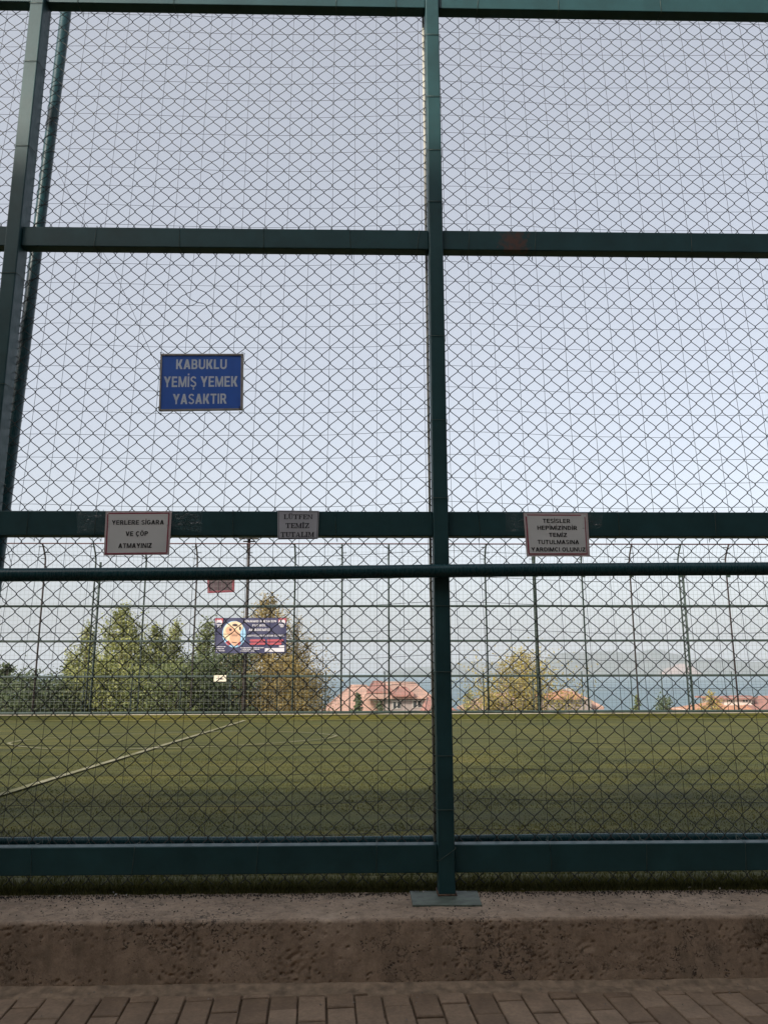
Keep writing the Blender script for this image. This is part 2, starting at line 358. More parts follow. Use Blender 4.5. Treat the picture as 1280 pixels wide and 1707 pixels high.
class Panel:
    """a flat or slightly bowed quadrilateral in the world; u,v in the units given, y down as read off"""
    def __init__(s, tl, tr, br, bl, U, bow=0.0):
        s.c = [Vector(p) for p in (tl, tr, br, bl)]; s.U = U; s.bow = bow
        s.n = (s.c[1]-s.c[0]).cross(s.c[3]-s.c[0]).normalized()
        if s.n.y > 0: s.n = -s.n
    def __call__(s, u, v, off=0.0):
        u0, u1, v0, v1 = s.U; a = (u-u0)/(u1-u0); b = (v-v0)/(v1-v0)
        p = (s.c[0]*(1-a)+s.c[1]*a)*(1-b)+(s.c[3]*(1-a)+s.c[2]*a)*b
        k = s.bow*(sin(pi*min(max(a, 0), 1))*0.6*b + 0.5*b*b)
        return p + s.n*(off+k)
    def slab(s, mb, u0, v0, u1, v1, off0, off1, mi=0, nu=1, nv=1):
        """solid plate between two offsets"""
        vs = []
        for off in (off0, off1):
            for j in range(nv+1):
                for i in range(nu+1):
                    vs.append(s(u0+(u1-u0)*i/nu, v0+(v1-v0)*j/nv, off))
        W = nu+1; K = W*(nv+1); fs = []
        for j in range(nv):
            for i in range(nu):
                a = j*W+i; fs.append((K+a, K+a+1, K+a+W+1, K+a+W)); fs.append((a, a+W, a+W+1, a+1))
        for i in range(nu):
            fs.append((i, i+1, K+i+1, K+i)); q = nv*W+i; fs.append((q, K+q, K+q+1, q+1))
        for j in range(nv):
            a = j*W; fs.append((a, K+a, K+a+W, a+W)); q = j*W+nu; fs.append((q, q+W, K+q+W, K+q))
        mb.add(vs, fs, mi)
    def rect(s, mb, u0, v0, u1, v1, off, mi=0, n=8):
        for i in range(n):
            a = u0+(u1-u0)*i/n; b = u0+(u1-u0)*(i+1)/n
            for j in range(3):
                c = v0+(v1-v0)*j/3; d = v0+(v1-v0)*(j+1)/3
                mb.poly([s(a, d, off), s(b, d, off), s(b, c, off), s(a, c, off)], mi)
    def disc(s, mb, cu, cv, ru, rv, off, mi=0, n=28, a0=0, a1=2*pi):
        mb.poly([s(cu+ru*cos(a0+(a1-a0)*i/n), cv+rv*sin(a0+(a1-a0)*i/n), off) for i in range(n)], mi)
    def shape(s, mb, pts, off, mi=0):
        mb.poly([s(u, v, off) for u, v in pts], mi)

# ================================================================== SETTING
# --- sea, hills, land
SEA = -61.0
def mat_sea():
    m, nt, bs = newmat('sea_water')
    n = noiseN(nt, coords(nt, (0.35, 1.6, 1)), 0.004, 5, 0.6)
    nt.links.new(ramp(nt, n, [(0.35, (0.035, 0.085, 0.11)), (0.65, (0.06, 0.12, 0.145))]), bs.inputs['Base Color'])
    bs.inputs['Roughness'].default_value = 0.42; bs.inputs['Specular IOR Level'].default_value = 0.35
    bump(nt, bs, noiseN(nt, coords(nt, (0.5, 1.5, 1)), 0.08, 4), 0.5, 1.5)
    return m
sea = MB(); sea.poly([(-14000, 500, SEA), (14000, 500, SEA), (14000, 14500, SEA), (-14000, 14500, SEA)])
tag(sea.build('sea', mat_sea()), kind='structure')
def mat_hill(c1, c2, name):
    m, nt, bs = newmat(name)
    n = noiseN(nt, coords(nt), 0.0035, 6, 0.65)
    nt.links.new(ramp(nt, n, [(0.35, c1), (0.65, c2)]), bs.inputs['Base Color']); bs.inputs['Roughness'].default_value = 1
    return m
def interp(prof, x):
    if x <= prof[0][0]: return prof[0][1]
    for (a, ya), (b, yb) in zip(prof, prof[1:]):
        if x <= b:
            t = (x-a)/(b-a); t = t*t*(3-2*t); return ya+(yb-ya)*t
    return prof[-1][1]
def ridge(name, prof, Rd, depth, mat, seed, nx=220, ny=22):
    mb = MB(); vs = []
    x0, x1 = prof[0][0], prof[-1][0]
    for i in range(nx+1):
        px = x0+(x1-x0)*i/nx; top = interp(prof, px); P = atY(px, top, Rd); H = max(P.z-SEA, 2)
        for j in range(ny+1):
            t = j/ny; Y = Rd - depth + depth*2*t; f = sin(pi*t)**0.8
            X = P.x*(0.96+0.08*t)
            nz = noise.fractal(Vector((X*0.0007+seed, Y*0.0007, 0)), 0.9, 2.0, 6)
            z = SEA-3 + (H+3)*f*(1+0.28*nz*(1-abs(2*t-1)**2*0 - f*0.75)) + 14*nz*f
            vs.append((X, Y, z))
    W = ny+1
    mb.add(vs, [(i*W+j, (i+1)*W+j, (i+1)*W+j+1, i*W+j+1) for i in range(nx) for j in range(ny)], 0, True)
    return tag(mb.build(name, mat), kind='structure')
H1 = mat_hill((0.03, 0.04, 0.035), (0.075, 0.08, 0.07), 'hill_scrub')
ridge('hills', [(820, 1126), (870, 1118), (900, 1106), (925, 1089), (968, 1086), (1000, 1083), (1057, 1086), (1090, 1081), (1122, 1090),
               (1146, 1101), (1172, 1098), (1204, 1099), (1240, 1102), (1320, 1100), (1500, 1105), (1700, 1118), (1850, 1127)], 10600, 1000, H1, 3.1)
ridge('hills', [(640, 1118), (700, 1113), (745, 1108), (788, 1103), (820, 1104), (850, 1107), (900, 1113), (960, 1120)], 11800, 900, H1, 8.2)
# pale town and quarry at the foot of the far hills
tq = MB()
qn = []
for i in range(19):
    for j in range(7):
        px = 1098+ (1168-1098)*i/18; t = j/6
        top = interp([(1098, 1124), (1110, 1114), (1135, 1106), (1150, 1109), (1168, 1122)], px)
        P = atY(px, 1125-(1125-top)*t, 9480+t*60); qn.append(P)
tq.add(qn, [(i*7+j, (i+1)*7+j, (i+1)*7+j+1, i*7+j+1) for i in range(18) for j in range(6)], 0, True)
tag(tq.build('quarry_hill', mat_simple('quarry_stone', (0.2, 0.14, 0.12), 1, 0.2, 0.01)), kind='structure')

# land: one sheet that falls away beyond the pitch
def land_z(x, y):
    if y < 19.5: return -0.06
    d = y-19.5
    return max(-0.06-1.6*min(1, d/6) - max(0, d-6)*0.066, SEA-4) if True else 0
lm = MB(); xs = [-900, -400, -150, -60, -30, -12, 0, 12, 30, 60, 150, 400, 900]
ys = [-60, -20, 0, 5, 12, 19.5, 22, 25, 32, 45, 60, 80, 110, 160, 250, 400, 600, 800, 1000]
vs = [(x*(1 if y < 200 else 1+y/300), y, land_z(x, y)) for y in ys for x in xs]; W = len(xs)
lm.add(vs, [(j*W+i, j*W+i+1, (j+1)*W+i+1, (j+1)*W+i) for j in range(len(ys)-1) for i in range(W-1)], 0, True)
tag(lm.build('ground', mat_simple('dry_grass_slope', (0.11, 0.105, 0.05), 0.95, 0.35, 0.4)), kind='structure')

# --- pitch
KERB_T = 0.226     # top of the low wall
FAR_Y = 0.5*(atZ(200, 1203, 0).y + atZ(1100, 1197.5, 0).y)
pt = MB(); nX, nY = 60, 40
vs = [(-16+34*i/nX, 3.86+(FAR_Y-3.86)*j/nY, 0.012*noise.noise(Vector((i*.5, j*.5, 0)))) for j in range(nY+1) for i in range(nX+1)]
pt.add(vs, [(j*(nX+1)+i, j*(nX+1)+i+1, (j+1)*(nX+1)+i+1, (j+1)*(nX+1)+i) for j in range(nY) for i in range(nX)], 0, True)
pitch = tag(pt.build('pitch', M_turf), kind='structure')
# markings: halfway line, circle, far touchline
def strip(mb, pts, wdt, z=0.016):
    pts = [Vector((p.x, p.y, z)) for p in pts]; L = []; Rr = []
    for i, p in enumerate(pts):
        t = (pts[min(i+1, len(pts)-1)]-pts[max(i-1, 0)]).normalized(); n = Vector((-t.y, t.x, 0))*wdt/2
        ww = 1+0.18*noise.noise(Vector((p.x*3, p.y*3, 0)))
        L.append(p+n*ww); Rr.append(p-n*ww)
    K = len(pts); mb.add(L+Rr, [(i, K+i, K+i+1, i+1) for i in range(K-1)])
ml = MB()
A = atZ(-60, 1345.5, 0); B = atZ(408, 1202, 0)
strip(ml, [A.lerp(B, i/40) for i in range(41)], 0.085)
ml.build('halfway_line', M_line, pitch)
ml = MB()
cpx = [(13, 1240), (40, 1235), (75, 1232), (120, 1229.5), (180, 1226.5), (250, 1223.5), (320, 1221.5), (390, 1220), (450, 1220.3), (500, 1222), (540, 1224.5), (563, 1227.5),
       (548, 1232), (510, 1236), (460, 1240), (410, 1243.5), (340, 1246.5), (270, 1248.5), (200, 1250.5), (140, 1251.5), (90, 1250.5), (50, 1247.5), (22, 1244), (13, 1240)]
cp = [atZ(x, y, 0) for x, y in cpx]; fine = []
for i in range(len(cp)-1):
    for k in range(4): fine.append(cp[i].lerp(cp[i+1], k/4))
sm = [(fine[i-1]+fine[i]*2+fine[(i+1) % len(fine)])/4 for i in range(len(fine))]; sm.append(sm[0])
strip(ml, sm, 0.05); ml.build('centre_circle', M_line, pitch)
ml = MB(); strip(ml, [Vector((-15+i, FAR_Y-0.16, 0)) for i in range(32)], 0.08); ml.build('touchline', M_line, pitch)

# turf blades: near kerb strip and the near pitch
def blades(name, n, area, hgt, wdt, zf, mat, parent=None, seed=1):
    r = random.Random(seed); vs = []; fs = []
    for i in range(n):
        x, y = area(r); z = zf(x, y); h = hgt*(0.5+r.random()); a = r.random()*2*pi; ww = wdt*(0.6+0.8*r.random())
        dx, dy = cos(a)*ww, sin(a)*ww; lx, ly = (r.random()-.5)*h*1.3, (r.random()-.5)*h*1.3
        b = len(vs); vs += [(x-dx, y-dy, z), (x+dx, y+dy, z), (x+lx, y+ly, z+h)]; fs.append((b, b+1, b+2))
    me = bpy.data.meshes.new(name); me.from_pydata(vs, [], fs); me.materials.append(mat)
    o = bpy.data.objects.new(name, me); COL.objects.link(o)
    if parent: o.parent = parent
    return tag(o, kind='stuff')
nk = MB()   # turf clad inner kerb behind the wall
prof = [(3.47, KERB_T-0.03), (3.53, KERB_T-0.004), (3.58, KERB_T+0.006), (3.78, KERB_T+0.008), (3.84, KERB_T-0.03), (3.87, 0.0)]
vs = []; XN = 120
for i in range(XN+1):
    x = -6+12*i/XN
    for (y, z) in prof: vs.append((x, y+0.012*noise.noise(Vector((x*4, y*9, 0))), z+0.008*noise.noise(Vector((x*7, y*7, 3)))))
K = len(prof); nk.add(vs, [(i*K+j, (i+1)*K+j, (i+1)*K+j+1, i*K+j+1) for i in range(XN) for j in range(K-1)], 0, True)
tag(nk.build('kerb', M_turf), kind='structure')
def kz(x, y): return KERB_T+0.002 if y > 3.56 else KERB_T-0.012
tag(blades('turf_fringe', 42000, lambda r: (r.uniform(-2.7, 2.9), 3.515+0.012*noise.noise(Vector((r.random()*40, 0, 0)))+abs(r.gauss(0, .11))), 0.024, 0.0022, kz, L_blade, seed=3),
    'fringe of long artificial turf blades along the back of the low wall', 'turf')
def far_area(r):
    y = 4.2+ (r.random()**1.6)*7.5; hw = 0.62*y; return (r.uniform(-hw, hw), y)
tag(blades('pitch_grass', 150000, far_area, 0.011, 0.0030, lambda x, y: 0.0, L_blade_f, seed=4),
    'short olive artificial grass covering the near half of the pitch', 'grass')

# far kerb clad in turf, pale cap
fk = MB(); fk.box(-18, 18, FAR_Y, FAR_Y+0.16, -0.05, 0.125)
fkerb = tag(fk.build('far_kerb', M_turf), kind='structure')
fc = MB(); fc.box(-18, 18, FAR_Y+0.162, FAR_Y+0.5, -0.3, 0.135); fc.build('kerb_cap', mat_simple('pale_kerb', (0.42, 0.37, 0.30), 0.9, 0.15, 3), fkerb)

# --- low concrete wall (high resolution front and top)
WF = atZ(640, 1643, 0).y            # foot of the front face
def wall_mesh():
    prof = []
    nF = 44
    for j in range(nF+1): prof.append((WF+0.012*(j/nF), -0.03+(KERB_T-0.015+0.03)*j/nF, 'f'))
    for k in range(1, 6):
        a = k/6*pi/2; prof.append((WF+0.012+0.02*(1-cos(a)), KERB_T-0.015+0.015*sin(a), 'e'))
    nT = 34
    for j in range(nT+1): prof.append((WF+0.032+(3.50-WF)*(j/nT), KERB_T+0.0*j, 't'))
    prof.append((3.56, 0.0, 'b'))
    xs = []; x = -7.0
    while x < 7.0:
        xs.append(x); x += 0.006 if -1.75 < x < 1.95 else 0.06
    vs = []
    for x in xs:
        wob = 0.010*noise.noise(Vector((x*1.3, 0, 5)))+0.004*noise.noise(Vector((x*6, 1, 5)))
        ewob = 0.006*noise.noise(Vector((x*2.3, 4, 5)))
        for (y, z, kd) in prof:
            P = Vector((x, y, z))
            g = noise.fractal(P*9, 1.0, 2.0, 3); f = noise.fractal(P*45, 0.9, 2.0, 3)
            crack = noise.noise(Vector((x*16, z*9, 2.0)))
            pit = noise.noise(P*105)
            gate = noise.noise(P*5+Vector((7, 1, 3)))
            d = 0.0022*g+0.0009*f
            if pit > 0.47+0.25*max(0, 0.25-gate): d -= 0.006*min(1, (pit-0.36)/0.2)
            if abs(crack) < 0.02 and gate > 0.22 and f > .1: d -= 0.004
            # a honeycombed patch near the middle and one to the right
            for (cx, cz, rr) in ((-0.28, 0.075, 0.085), (0.82, 0.13, 0.05), (1.5, 0.12, 0.06), (-0.62, 0.12, 0.04)):
                q = math.hypot(x-cx, (z-cz)*1.2)/rr
                if q < 1 and kd == 'f': d -= 0.009*(1-q)*max(0, noise.noise(P*60)+0.3)
            if kd == 'f': vs.append((x, y+wob-d*1.0, z))
            elif kd == 'e': vs.append((x, y+wob-d*.8, z+ewob*.4+d*.8))
            elif kd == 't': vs.append((x, y+(wob if y < WF+.05 else 0), z+ewob*max(0, 1-(y-WF)/.12)*.4+d*0.8-0.006*max(0, (0.05-(y-WF-0.032))/0.05)**2*(0.6+0.6*g)))
            else: vs.append((x, y, z))
    K = len(prof); nx = len(xs)
    mb = MB(); mb.add(vs, [(i*K+j, (i+1)*K+j, (i+1)*K+j+1, i*K+j+1) for i in range(nx-1) for j in range(K-1)], 0, True)
    return mb
lw = wall_mesh().build('concrete_wall', M_conc)
tag(lw, 'low rough pitted concrete wall carrying the green fence', 'wall')
cr = MB(); r_ = random.Random(8)
for i in range(2600):
    x = r_.uniform(-2.2, 2.4); dens = noise.noise(Vector((x*3, 0, 9)))
    y = 3.505 - abs(r_.gauss(0, 0.028+0.04*max(0, dens))) if r_.random() < .85 else r_.uniform(WF+.04, 3.5)
    s_ = 0.0015+0.0028*r_.random(); z = KERB_T+0.002; a = r_.random()*pi
    c, s2 = cos(a)*s_, sin(a)*s_
    cr.add([(x-c, y-s2, z), (x+s2, y-c, z), (x+c, y+s2, z), (x-s2, y+c, z), (x, y, z+s_*1.1)], [(0, 1, 4), (1, 2, 4), (2, 3, 4), (3, 0, 4)])
tag(cr.build('rubber_crumbs', M_crumb), 'black rubber crumbs strewn along the top of the low wall', 'crumbs', kind='stuff')

sc_ = MB(); r_ = random.Random(31)
for i in range(16):
    x = r_.uniform(-1.8, 2.0); y = r_.uniform(3.47, 3.53); a = r_.random()*pi; l = r_.uniform(.004, .011)
    c, s2 = cos(a)*l, sin(a)*l; z = KERB_T+.008
    sc_.add([(x-c, y-s2, z), (x+s2*.4, y-c*.4, z+.004), (x+c, y+s2, z+.003), (x-s2*.4, y+c*.4, z+.006)], [(0, 1, 2), (0, 2, 3)])
tag(sc_.build('paper_scraps', mat_simple('dirty_paper', (0.45, 0.43, 0.38), .8)), 'tiny pale paper scraps caught in the turf fringe on the low wall', 'litter', kind='stuff')
# --- pavement
pv = MB(); pv.box(-9, 9, -5, WF+0.02, -0.3, -0.012)
pavement = tag(pv.build('pavement', M_joint), kind='structure')
ms = MB(); nxm = 300
prf = [(WF+0.03, 0.012), (WF-0.01, 0.010), (WF-0.03, 0.003), (WF-0.055, 0.0015), (WF-0.075, -0.004), (WF-0.085, -0.02)]
vs = []
for i in range(nxm+1):
    x = -3+6*i/nxm
    for (y, z) in prf: vs.append((x, y+0.01*noise.noise(Vector((x*3, y*2, 1)))*(y < WF-.02), z+0.004*noise.noise(Vector((x*18, y*18, 1)))))
K = len(prf); ms.add(vs, [(i*K+j, (i+1)*K+j, (i+1)*K+j+1, i*K+j+1) for i in range(nxm) for j in range(K-1)], 0, True)
ms.build('mortar_strip', M_mortar, pavement)
# pavers laid in columns, half a paver out of step, the columns turned a little from the wall's normal
TH = R(3.65); dv = Vector((-sin(TH), cos(TH))); du = Vector((cos(TH), sin(TH)))
org = atZ(592.5, 1680, 0); org2 = Vector((org.x, org.y))
v_ref = (Vector(atZ(617, 1657, 0)[:2])-org2).dot(dv)
YLIM = WF-0.072
def brick_mesh(u0, u1, v0, v1, cut):
    g = 0.0032
    pts = [(u0+g, v0+g), (u1-g, v0+g), (u1-g, v1-g), (u0+g, v1-g)]
    P = [org2+du*a+dv*b for a, b in pts]
    # clip against Y < YLIM
    out = []
    for i in range(len(P)):
        p, q = P[i], P[(i+1) % len(P)]
        if p.y <= YLIM: out.append(p)
        if (p.y-YLIM)*(q.y-YLIM) < 0:
            t = (YLIM-p.y)/(q.y-p.y); out.append(p+(q-p)*t)
    if len(out) < 3: return None
    c = sum(out, Vector((0, 0)))/len(out)
    if max((q-c).length for q in out) < 0.02: return None
    out = [q+Vector((rnd.uniform(-1, 1), rnd.uniform(-1, 1)))*0.0012 for q in out]
    zt = rnd.uniform(-0.003, 0.002); tl = (rnd.uniform(-.012, .012), rnd.uniform(-.012, .012))
    n = len(out); vs = []
    for k, (ins, z) in enumerate(((0, -0.045), (0, -0.005), (0.0022, -0.0015), (0.006, 0.0))):
        for q in out:
            w2 = q+(c-q).normalized()*ins*1.3
            vs.append((w2.x, w2.y, z+zt+(w2.x-c.x)*tl[0]+(w2.y-c.y)*tl[1]))
    fs = []
    for k in range(3):
        for i in range(n): fs.append((k*n+i, k*n+(i+1) % n, (k+1)*n+(i+1) % n, (k+1)*n+i))
    fs.append(tuple(3*n+i for i in range(n)))
    me = bpy.data.meshes.new('paver'); me.from_pydata(vs, [], fs); me.materials.append(M_paver); return me
for col in range(-23, 24):
    u0 = col*0.1
    base = v_ref - 0.2*0 + (0.1 if col % 2 else 0.0)
    for row in range(-1, 6):
        v1 = base-0.2*row+0.0; v0 = v1-0.2
        c = org2+du*(u0+.05)+dv*((v0+v1)/2)
        if c.y < 2.42: continue
        me = brick_mesh(u0, u0+0.1, v0, v1, YLIM)
        if me: link('paver', me, None, pavement)
# loose stones along the foot
ls = MB(); r_ = random.Random(2)
for i in range(90):
    x = r_.uniform(-1.8, 2.0); y = WF-0.02-abs(r_.gauss(0, .12)); s_ = r_.uniform(.0015, .0045)
    q = [(x+s_*cos(a), y+s_*sin(a), 0.004) for a in (0, 1.3, 2.6, 3.9, 5.1)]; q.append((x, y, .004+s_))
    ls.add(q, [(k, (k+1) % 5, 5) for k in range(5)])
tag(ls.build('grit', mat_simple('grit_stone', (0.2, 0.17, 0.14), 0.9, 0.4, 60)), 'tiny loose grit lying on the brick pavement by the wall', 'grit', kind='stuff')

# --- unseen building added behind the camera to shade the wall and the near turf
bb = empty('shade_building', (0, -3.2, 0))
tag(bb, 'plain rendered building, unseen, added behind the viewer to shade wall and near turf', 'building')
SH = 3.72 + (3.45+3.2)*tan(SUN_EL)/cos(SUN_AZ)
mb = MB(); mb.box(-40, 26, -13, -3.2, -0.2, SH-0.25); mb.build('wall', mat_simple('render_wall', (0.20, 0.155, 0.11), 0.9, 0.1, 2), bb)
mb = MB(); mb.box(-40.2, 26.2, -13.2, -3.0-0.2, SH-0.248, SH); mb.build('roof', mat_simple('roof_slab', (0.25, 0.24, 0.23), 0.9, 0.1, 2), bb)
wp = MB(); wp.box(-.6, .6, -3.199, -3.16, 1.2, 2.6)
for i in range(8):
    for j in range(2):
        m2 = MB(); x = -20+i*5; z = 1.1+3*j; m2.box(x-.65, x+.65, -3.198, -3.15, z, z+1.4); f_ = m2.build('window', mat_simple('window_frame', (0.6, 0.6, 0.58), 0.5), bb)
        m3 = MB(); m3.box(x-.58, x+.58, -3.149, -3.14, z+.07, z+1.33); m3.build('pane', mat_simple('window_glass', (0.03, 0.035, 0.04), 0.1), f_)

# ================================================================== NEAR FENCE
PY = 3.45      # front of the posts
BY = 3.472     # front of the beams
fence = empty('chain_link_fence', (0, PY, KERB_T))
tag(fence, 'tall green steel frame fence with diamond chain link mesh on the low wall', 'fence')
def zof(x, y, Y=BY): return atY(x, y, Y).z
beams = []
for (xa, ya, ha) in ((640, 4.0, None), (640, 383.5, None), (640, 852.3, None), (640, 1405.5, None)): pass
# (top z, bottom z) of the beams' front faces
b_top = (zof(640, 12, BY), )
Z1 = (zof(640, 12, BY)-0.0, zof(640, 12, BY)+0.115)           # topmost (its underside at the frame's edge)
Z2 = (zof(640, 415, BY), zof(640, 383, BY))
Z3 = (zof(640, 893.5, BY), zof(640, 852.5, BY))
Z4 = (zof(640, 1456, BY), zof(640, 1409, BY))
BD = 0.062
posts = []
PW = 0.069
pc = atY(740.5, 1200, PY).x
pl = atY(19.5, 410, PY).x + 0.0
SP = pc-pl
posts = [pl-SP, pl, pc, pc+SP]
for x in posts:
    me = bevel_box(x-PW/2, x+PW/2, PY, PY+0.10, KERB_T+0.006, 5.5, 0.005, 2)
    link('post', me, M_beam, fence)
    bp = MB()
    q = [atZ(688, 1508, KERB_T+.008), atZ(803, 1507.5, KERB_T+.008), atZ(795, 1484, KERB_T+.008), atZ(683, 1484, KERB_T+.008)]
    q = [Vector((v.x-pc+x, v.y, v.z)) for v in q]
    ctr = sum(q, Vector())/4
    n = 4; vs = [(v.x, v.y, KERB_T-0.002) for v in q]+[(v.x, v.y, KERB_T+0.006) for v in q]
    bp.add(vs, [(4, 5, 6, 7), (0, 1, 5, 4), (1, 2, 6, 5), (2, 3, 7, 6), (3, 0, 4, 7)])
    o = bp.build('base_plate', M_plate, fence)
    wd = MB(); wd.tube([(x-PW/2-.002, PY-.003, KERB_T+.009), (x+PW/2+.002, PY-.003, KERB_T+.009), (x+PW/2+.003, PY+.103, KERB_T+.009), (x-PW/2-.003, PY+.103, KERB_T+.009)], 0.005, 6, closed=True)
    wd.build('weld_seam', mat_simple('rusty_weld', (0.09, 0.05, 0.03), 0.8, .4, 60, .4) if x == posts[0] else bpy.data.materials['rusty_weld'], fence)
edges = [-4.6]+posts+[4.9]
for (z0, z1) in (Z1, Z2, Z3, Z4):
    for a, b in zip(edges, edges[1:]):
        xa = a+PW/2+0.001 if a in posts else a; xb = b-PW/2-0.001 if b in posts else b
        link('beam', bevel_box(xa, xb, BY, BY+BD, z0, z1, 0.004, 2), M_beam, fence)
M_strip = mat_simple('pale_strip', (0.42, 0.41, 0.35), 0.6, 0.12, 14)  # thin pale bar added for the bright line along each post's left edge
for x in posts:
    mb = MB(); mb.tube([(x-PW/2-0.006, BY+BD+0.016, 0.42), (x-PW/2-0.0075, BY+BD+0.016, 2.0), (x-PW/2-0.006, BY+BD+0.016, 5.0)], 0.0062, 8); mb.build('edge_strip', M_strip, fence)
# handrail pipe running in front of the posts
HY = PY-0.031
ha = atY(0, 958.5, HY); hb = atY(1280, 947.5, HY)
d_ = (hb-ha)/(hb.x-ha.x)
hr = MB(); hr.tube([ha+d_*(x-ha.x) + Vector((0, 0, 0.002*sin(x*2.1))) for x in [-4+0.25*i for i in range(35)]], 0.0298, 20)
hr.build('handrail', M_pipe, fence)

# chain link
CW, CH = 0.0829, 0.0806; AX = CW/4; MY = BY+BD+0.008
hole = atY(327, 500, MY); hole2 = atY(345, 278, MY)
def warp(x, z):
    dx = 0.0035*noise.noise(Vector((x*1.1, z*1.0, 3)))+0.0012*noise.noise(Vector((x*9, z*9, 1)))
    dz = 0.006*noise.noise(Vector((x*0.9, z*0.8, 7)))+0.0014*noise.noise(Vector((x*8, z*8, 5)))
    dy = 0.004*noise.noise(Vector((x*1.5, z*1.5, 11)))
    for h, k in ((hole, 0.022), (hole2, 0.012)):
        q = math.hypot(x-h.x, z-h.z)
        if q < 0.3:
            e = k*math.exp(-(q/0.07)**2); dx += e*((x-h.x)/0.07-0.6*(z-h.z)/0.07); dz += e*(-(z-h.z)/0.09+0.5*sin(x*60))
    return x+dx, MY+dy, z+dz
NP = 10
shape_ = []
for k in range(NP):
    th = 2*pi*k/NP
    x = math.asin(0.985*cos(th))/math.asin(0.985)
    shape_.append((x*(AX+0.0026), 0.0021*sin(th), k/NP))
def chain_panel(xa, xb, za, zb):
    mb = MB(); V = []; F = []
    i0 = math.ceil((xa-0.02)/(2*AX)); i1 = math.floor((xb+0.02)/(2*AX))
    wr = 0.00195
    for i in range(i0, i1+1):
        x0 = i*2*AX; sgn = 1 if i % 2 == 0 else -1
        k0 = math.floor(za/CH)-1; k1 = math.ceil(zb/CH)+1
        pts = []
        for k in range(k0, k1):
            for (sx, sy, sz) in shape_:
                z = (k+sz)*CH
                if za <= z <= zb:
                    X, Y, Z = warp(x0+sgn*sx, z)
                    pts.append((X, Y+sy, Z))
        if len(pts) < 2: continue
        b = len(V); n = len(pts)
        for j, p in enumerate(pts):
            q = pts[min(j+1, n-1)]; o = pts[max(j-1, 0)]
            tx, tz = q[0]-o[0], q[2]-o[2]; L = math.hypot(tx, tz) or 1; nx_, nz_ = -tz/L, tx/L
            V += [(p[0]+nx_*wr, p[1], p[2]+nz_*wr), (p[0], p[1]-wr, p[2]), (p[0]-nx_*wr, p[1], p[2]-nz_*wr), (p[0], p[1]+wr, p[2])]
        for j in range(n-1):
            for c in range(4):
                d = (c+1) % 4; F.append((b+j*4+c, b+j*4+d, b+(j+1)*4+d, b+(j+1)*4+c))
    me = bpy.data.meshes.new('chain_link'); me.from_pydata(V, [], F); me.polygons.foreach_set('use_smooth', [True]*len(F)); me.materials.append(M_wire)
    o = link('chain_link', me, None, fence); tag(o, kind='stuff'); return o
zr = [KERB_T+0.03, (Z4[0]+Z4[1])/2, (Z3[0]+Z3[1])/2, (Z2[0]+Z2[1])/2, (Z1[0]+Z1[1])/2]
cx_ = [max(-3.0, posts[0])]+posts[1:3]+[3.1]
for a, b in zip(cx_, cx_[1:]):
    for c, d in zip(zr, zr[1:]):
        chain_panel(a, b, c, d)
# tie wires round beams and posts
def tie_beam(x, zz, slant=0.0):
    z0, z1 = zz; e = 0.0035; f = BY-e; g = MY+0.004
    mb = MB(); s_ = slant
    mb.tube([(x, f, z0-e), (x+s_*.5, f-.001, (z0+z1)/2), (x+s_, f, z1+e), (x+s_, BY+BD*.5, z1+e+.003), (x+s_*.8, g, z1+e), (x+.006, g, z1+.02), (x+.004, g+.002, z0-.015), (x, g, z0-e)], 0.0013, 5, closed=True)
    mb.build('tie_wire', M_tie, fence)
rt = random.Random(21)
for zz, xs_px, yy in ((Z4, (55, 222, 428, 627, 918, 1240, 1075), 1430), (Z3, (47, 160, 560, 800, 1030, 1190, 390), 870), (Z2, (158, 300, 440, 585, 695, 780, 890, 1150), 400), (Z1, (130, 290, 560, 660, 795, 930, 1100), 5)):
    for px in xs_px: tie_beam(atY(px, yy, BY).x, zz, rt.uniform(-.008, .012))
def tie_post(x, z, sl=0.0):
    mb = MB(); e = .003; a = x-PW/2-e; b = x+PW/2+e
    mb.tube([(a, PY-e, z), (x, PY-e-.001, z+sl*.5), (b, PY-e, z+sl), (b+.004, PY+.05, z+sl+.004), (b+.004, MY+.004, z+sl), (b-.01, MY+.006, z+sl-.03), (a+.01, MY+.006, z-.02), (a-.006, MY, z-.008), (a-.004, PY+.05, z)], 0.0015, 5, closed=True)
    mb.build('tie_wire', M_tie, fence)
for py in (58, 161, 250, 336, 560, 700, 830, 1010, 1120, 1260, 1350): tie_post(pc, atY(722, py, PY).z)
tie_post(pc, atY(740, 1436, PY).z, 0.05)
for py in (5, 102, 243, 455, 640, 800): tie_post(pl, atY(40, py, PY).z)

# ================================================================== inner pipe frame with the ball net (leans inwards)
LEAN = tan(R(5.5)); NY0 = 3.612
def leanY(z): return NY0+max(0, z-0.42)*LEAN
def atLean(x, y, off=0.0):
    d = ray(x, y); # plane: Y = NY0+off + (z-.42)*LEAN
    t = (NY0+off-EYE.y+(EYE.z-0.42)*LEAN)/(d.y-LEAN*d.z); return EYE+d*t
netf = empty('net_frame', (0, NY0, 0.25))
tag(netf, 'thin square ball net laced to green round pipes just inside the chain link', 'ball net')
zp = atY(640, 1400, NY0).z
p0 = MB(); p0.tube([(-4.6+i*.4, NY0+0.0, zp+0.003*sin(i)) for i in range(24)], 0.0185, 16); p0.build('bottom_pipe', M_pipe, netf)
a = atLean(113, 0); b = atLean(16, 780); dd = (a-b).normalized()
pp = MB(); L0 = b-dd*((b.z-0.25)/dd.z); L1 = a+dd*1.2
pp.tube([L0.lerp(L1, t/12) for t in range(13)], 0.031, 24); pp.build('pipe_post', M_pipe, netf)
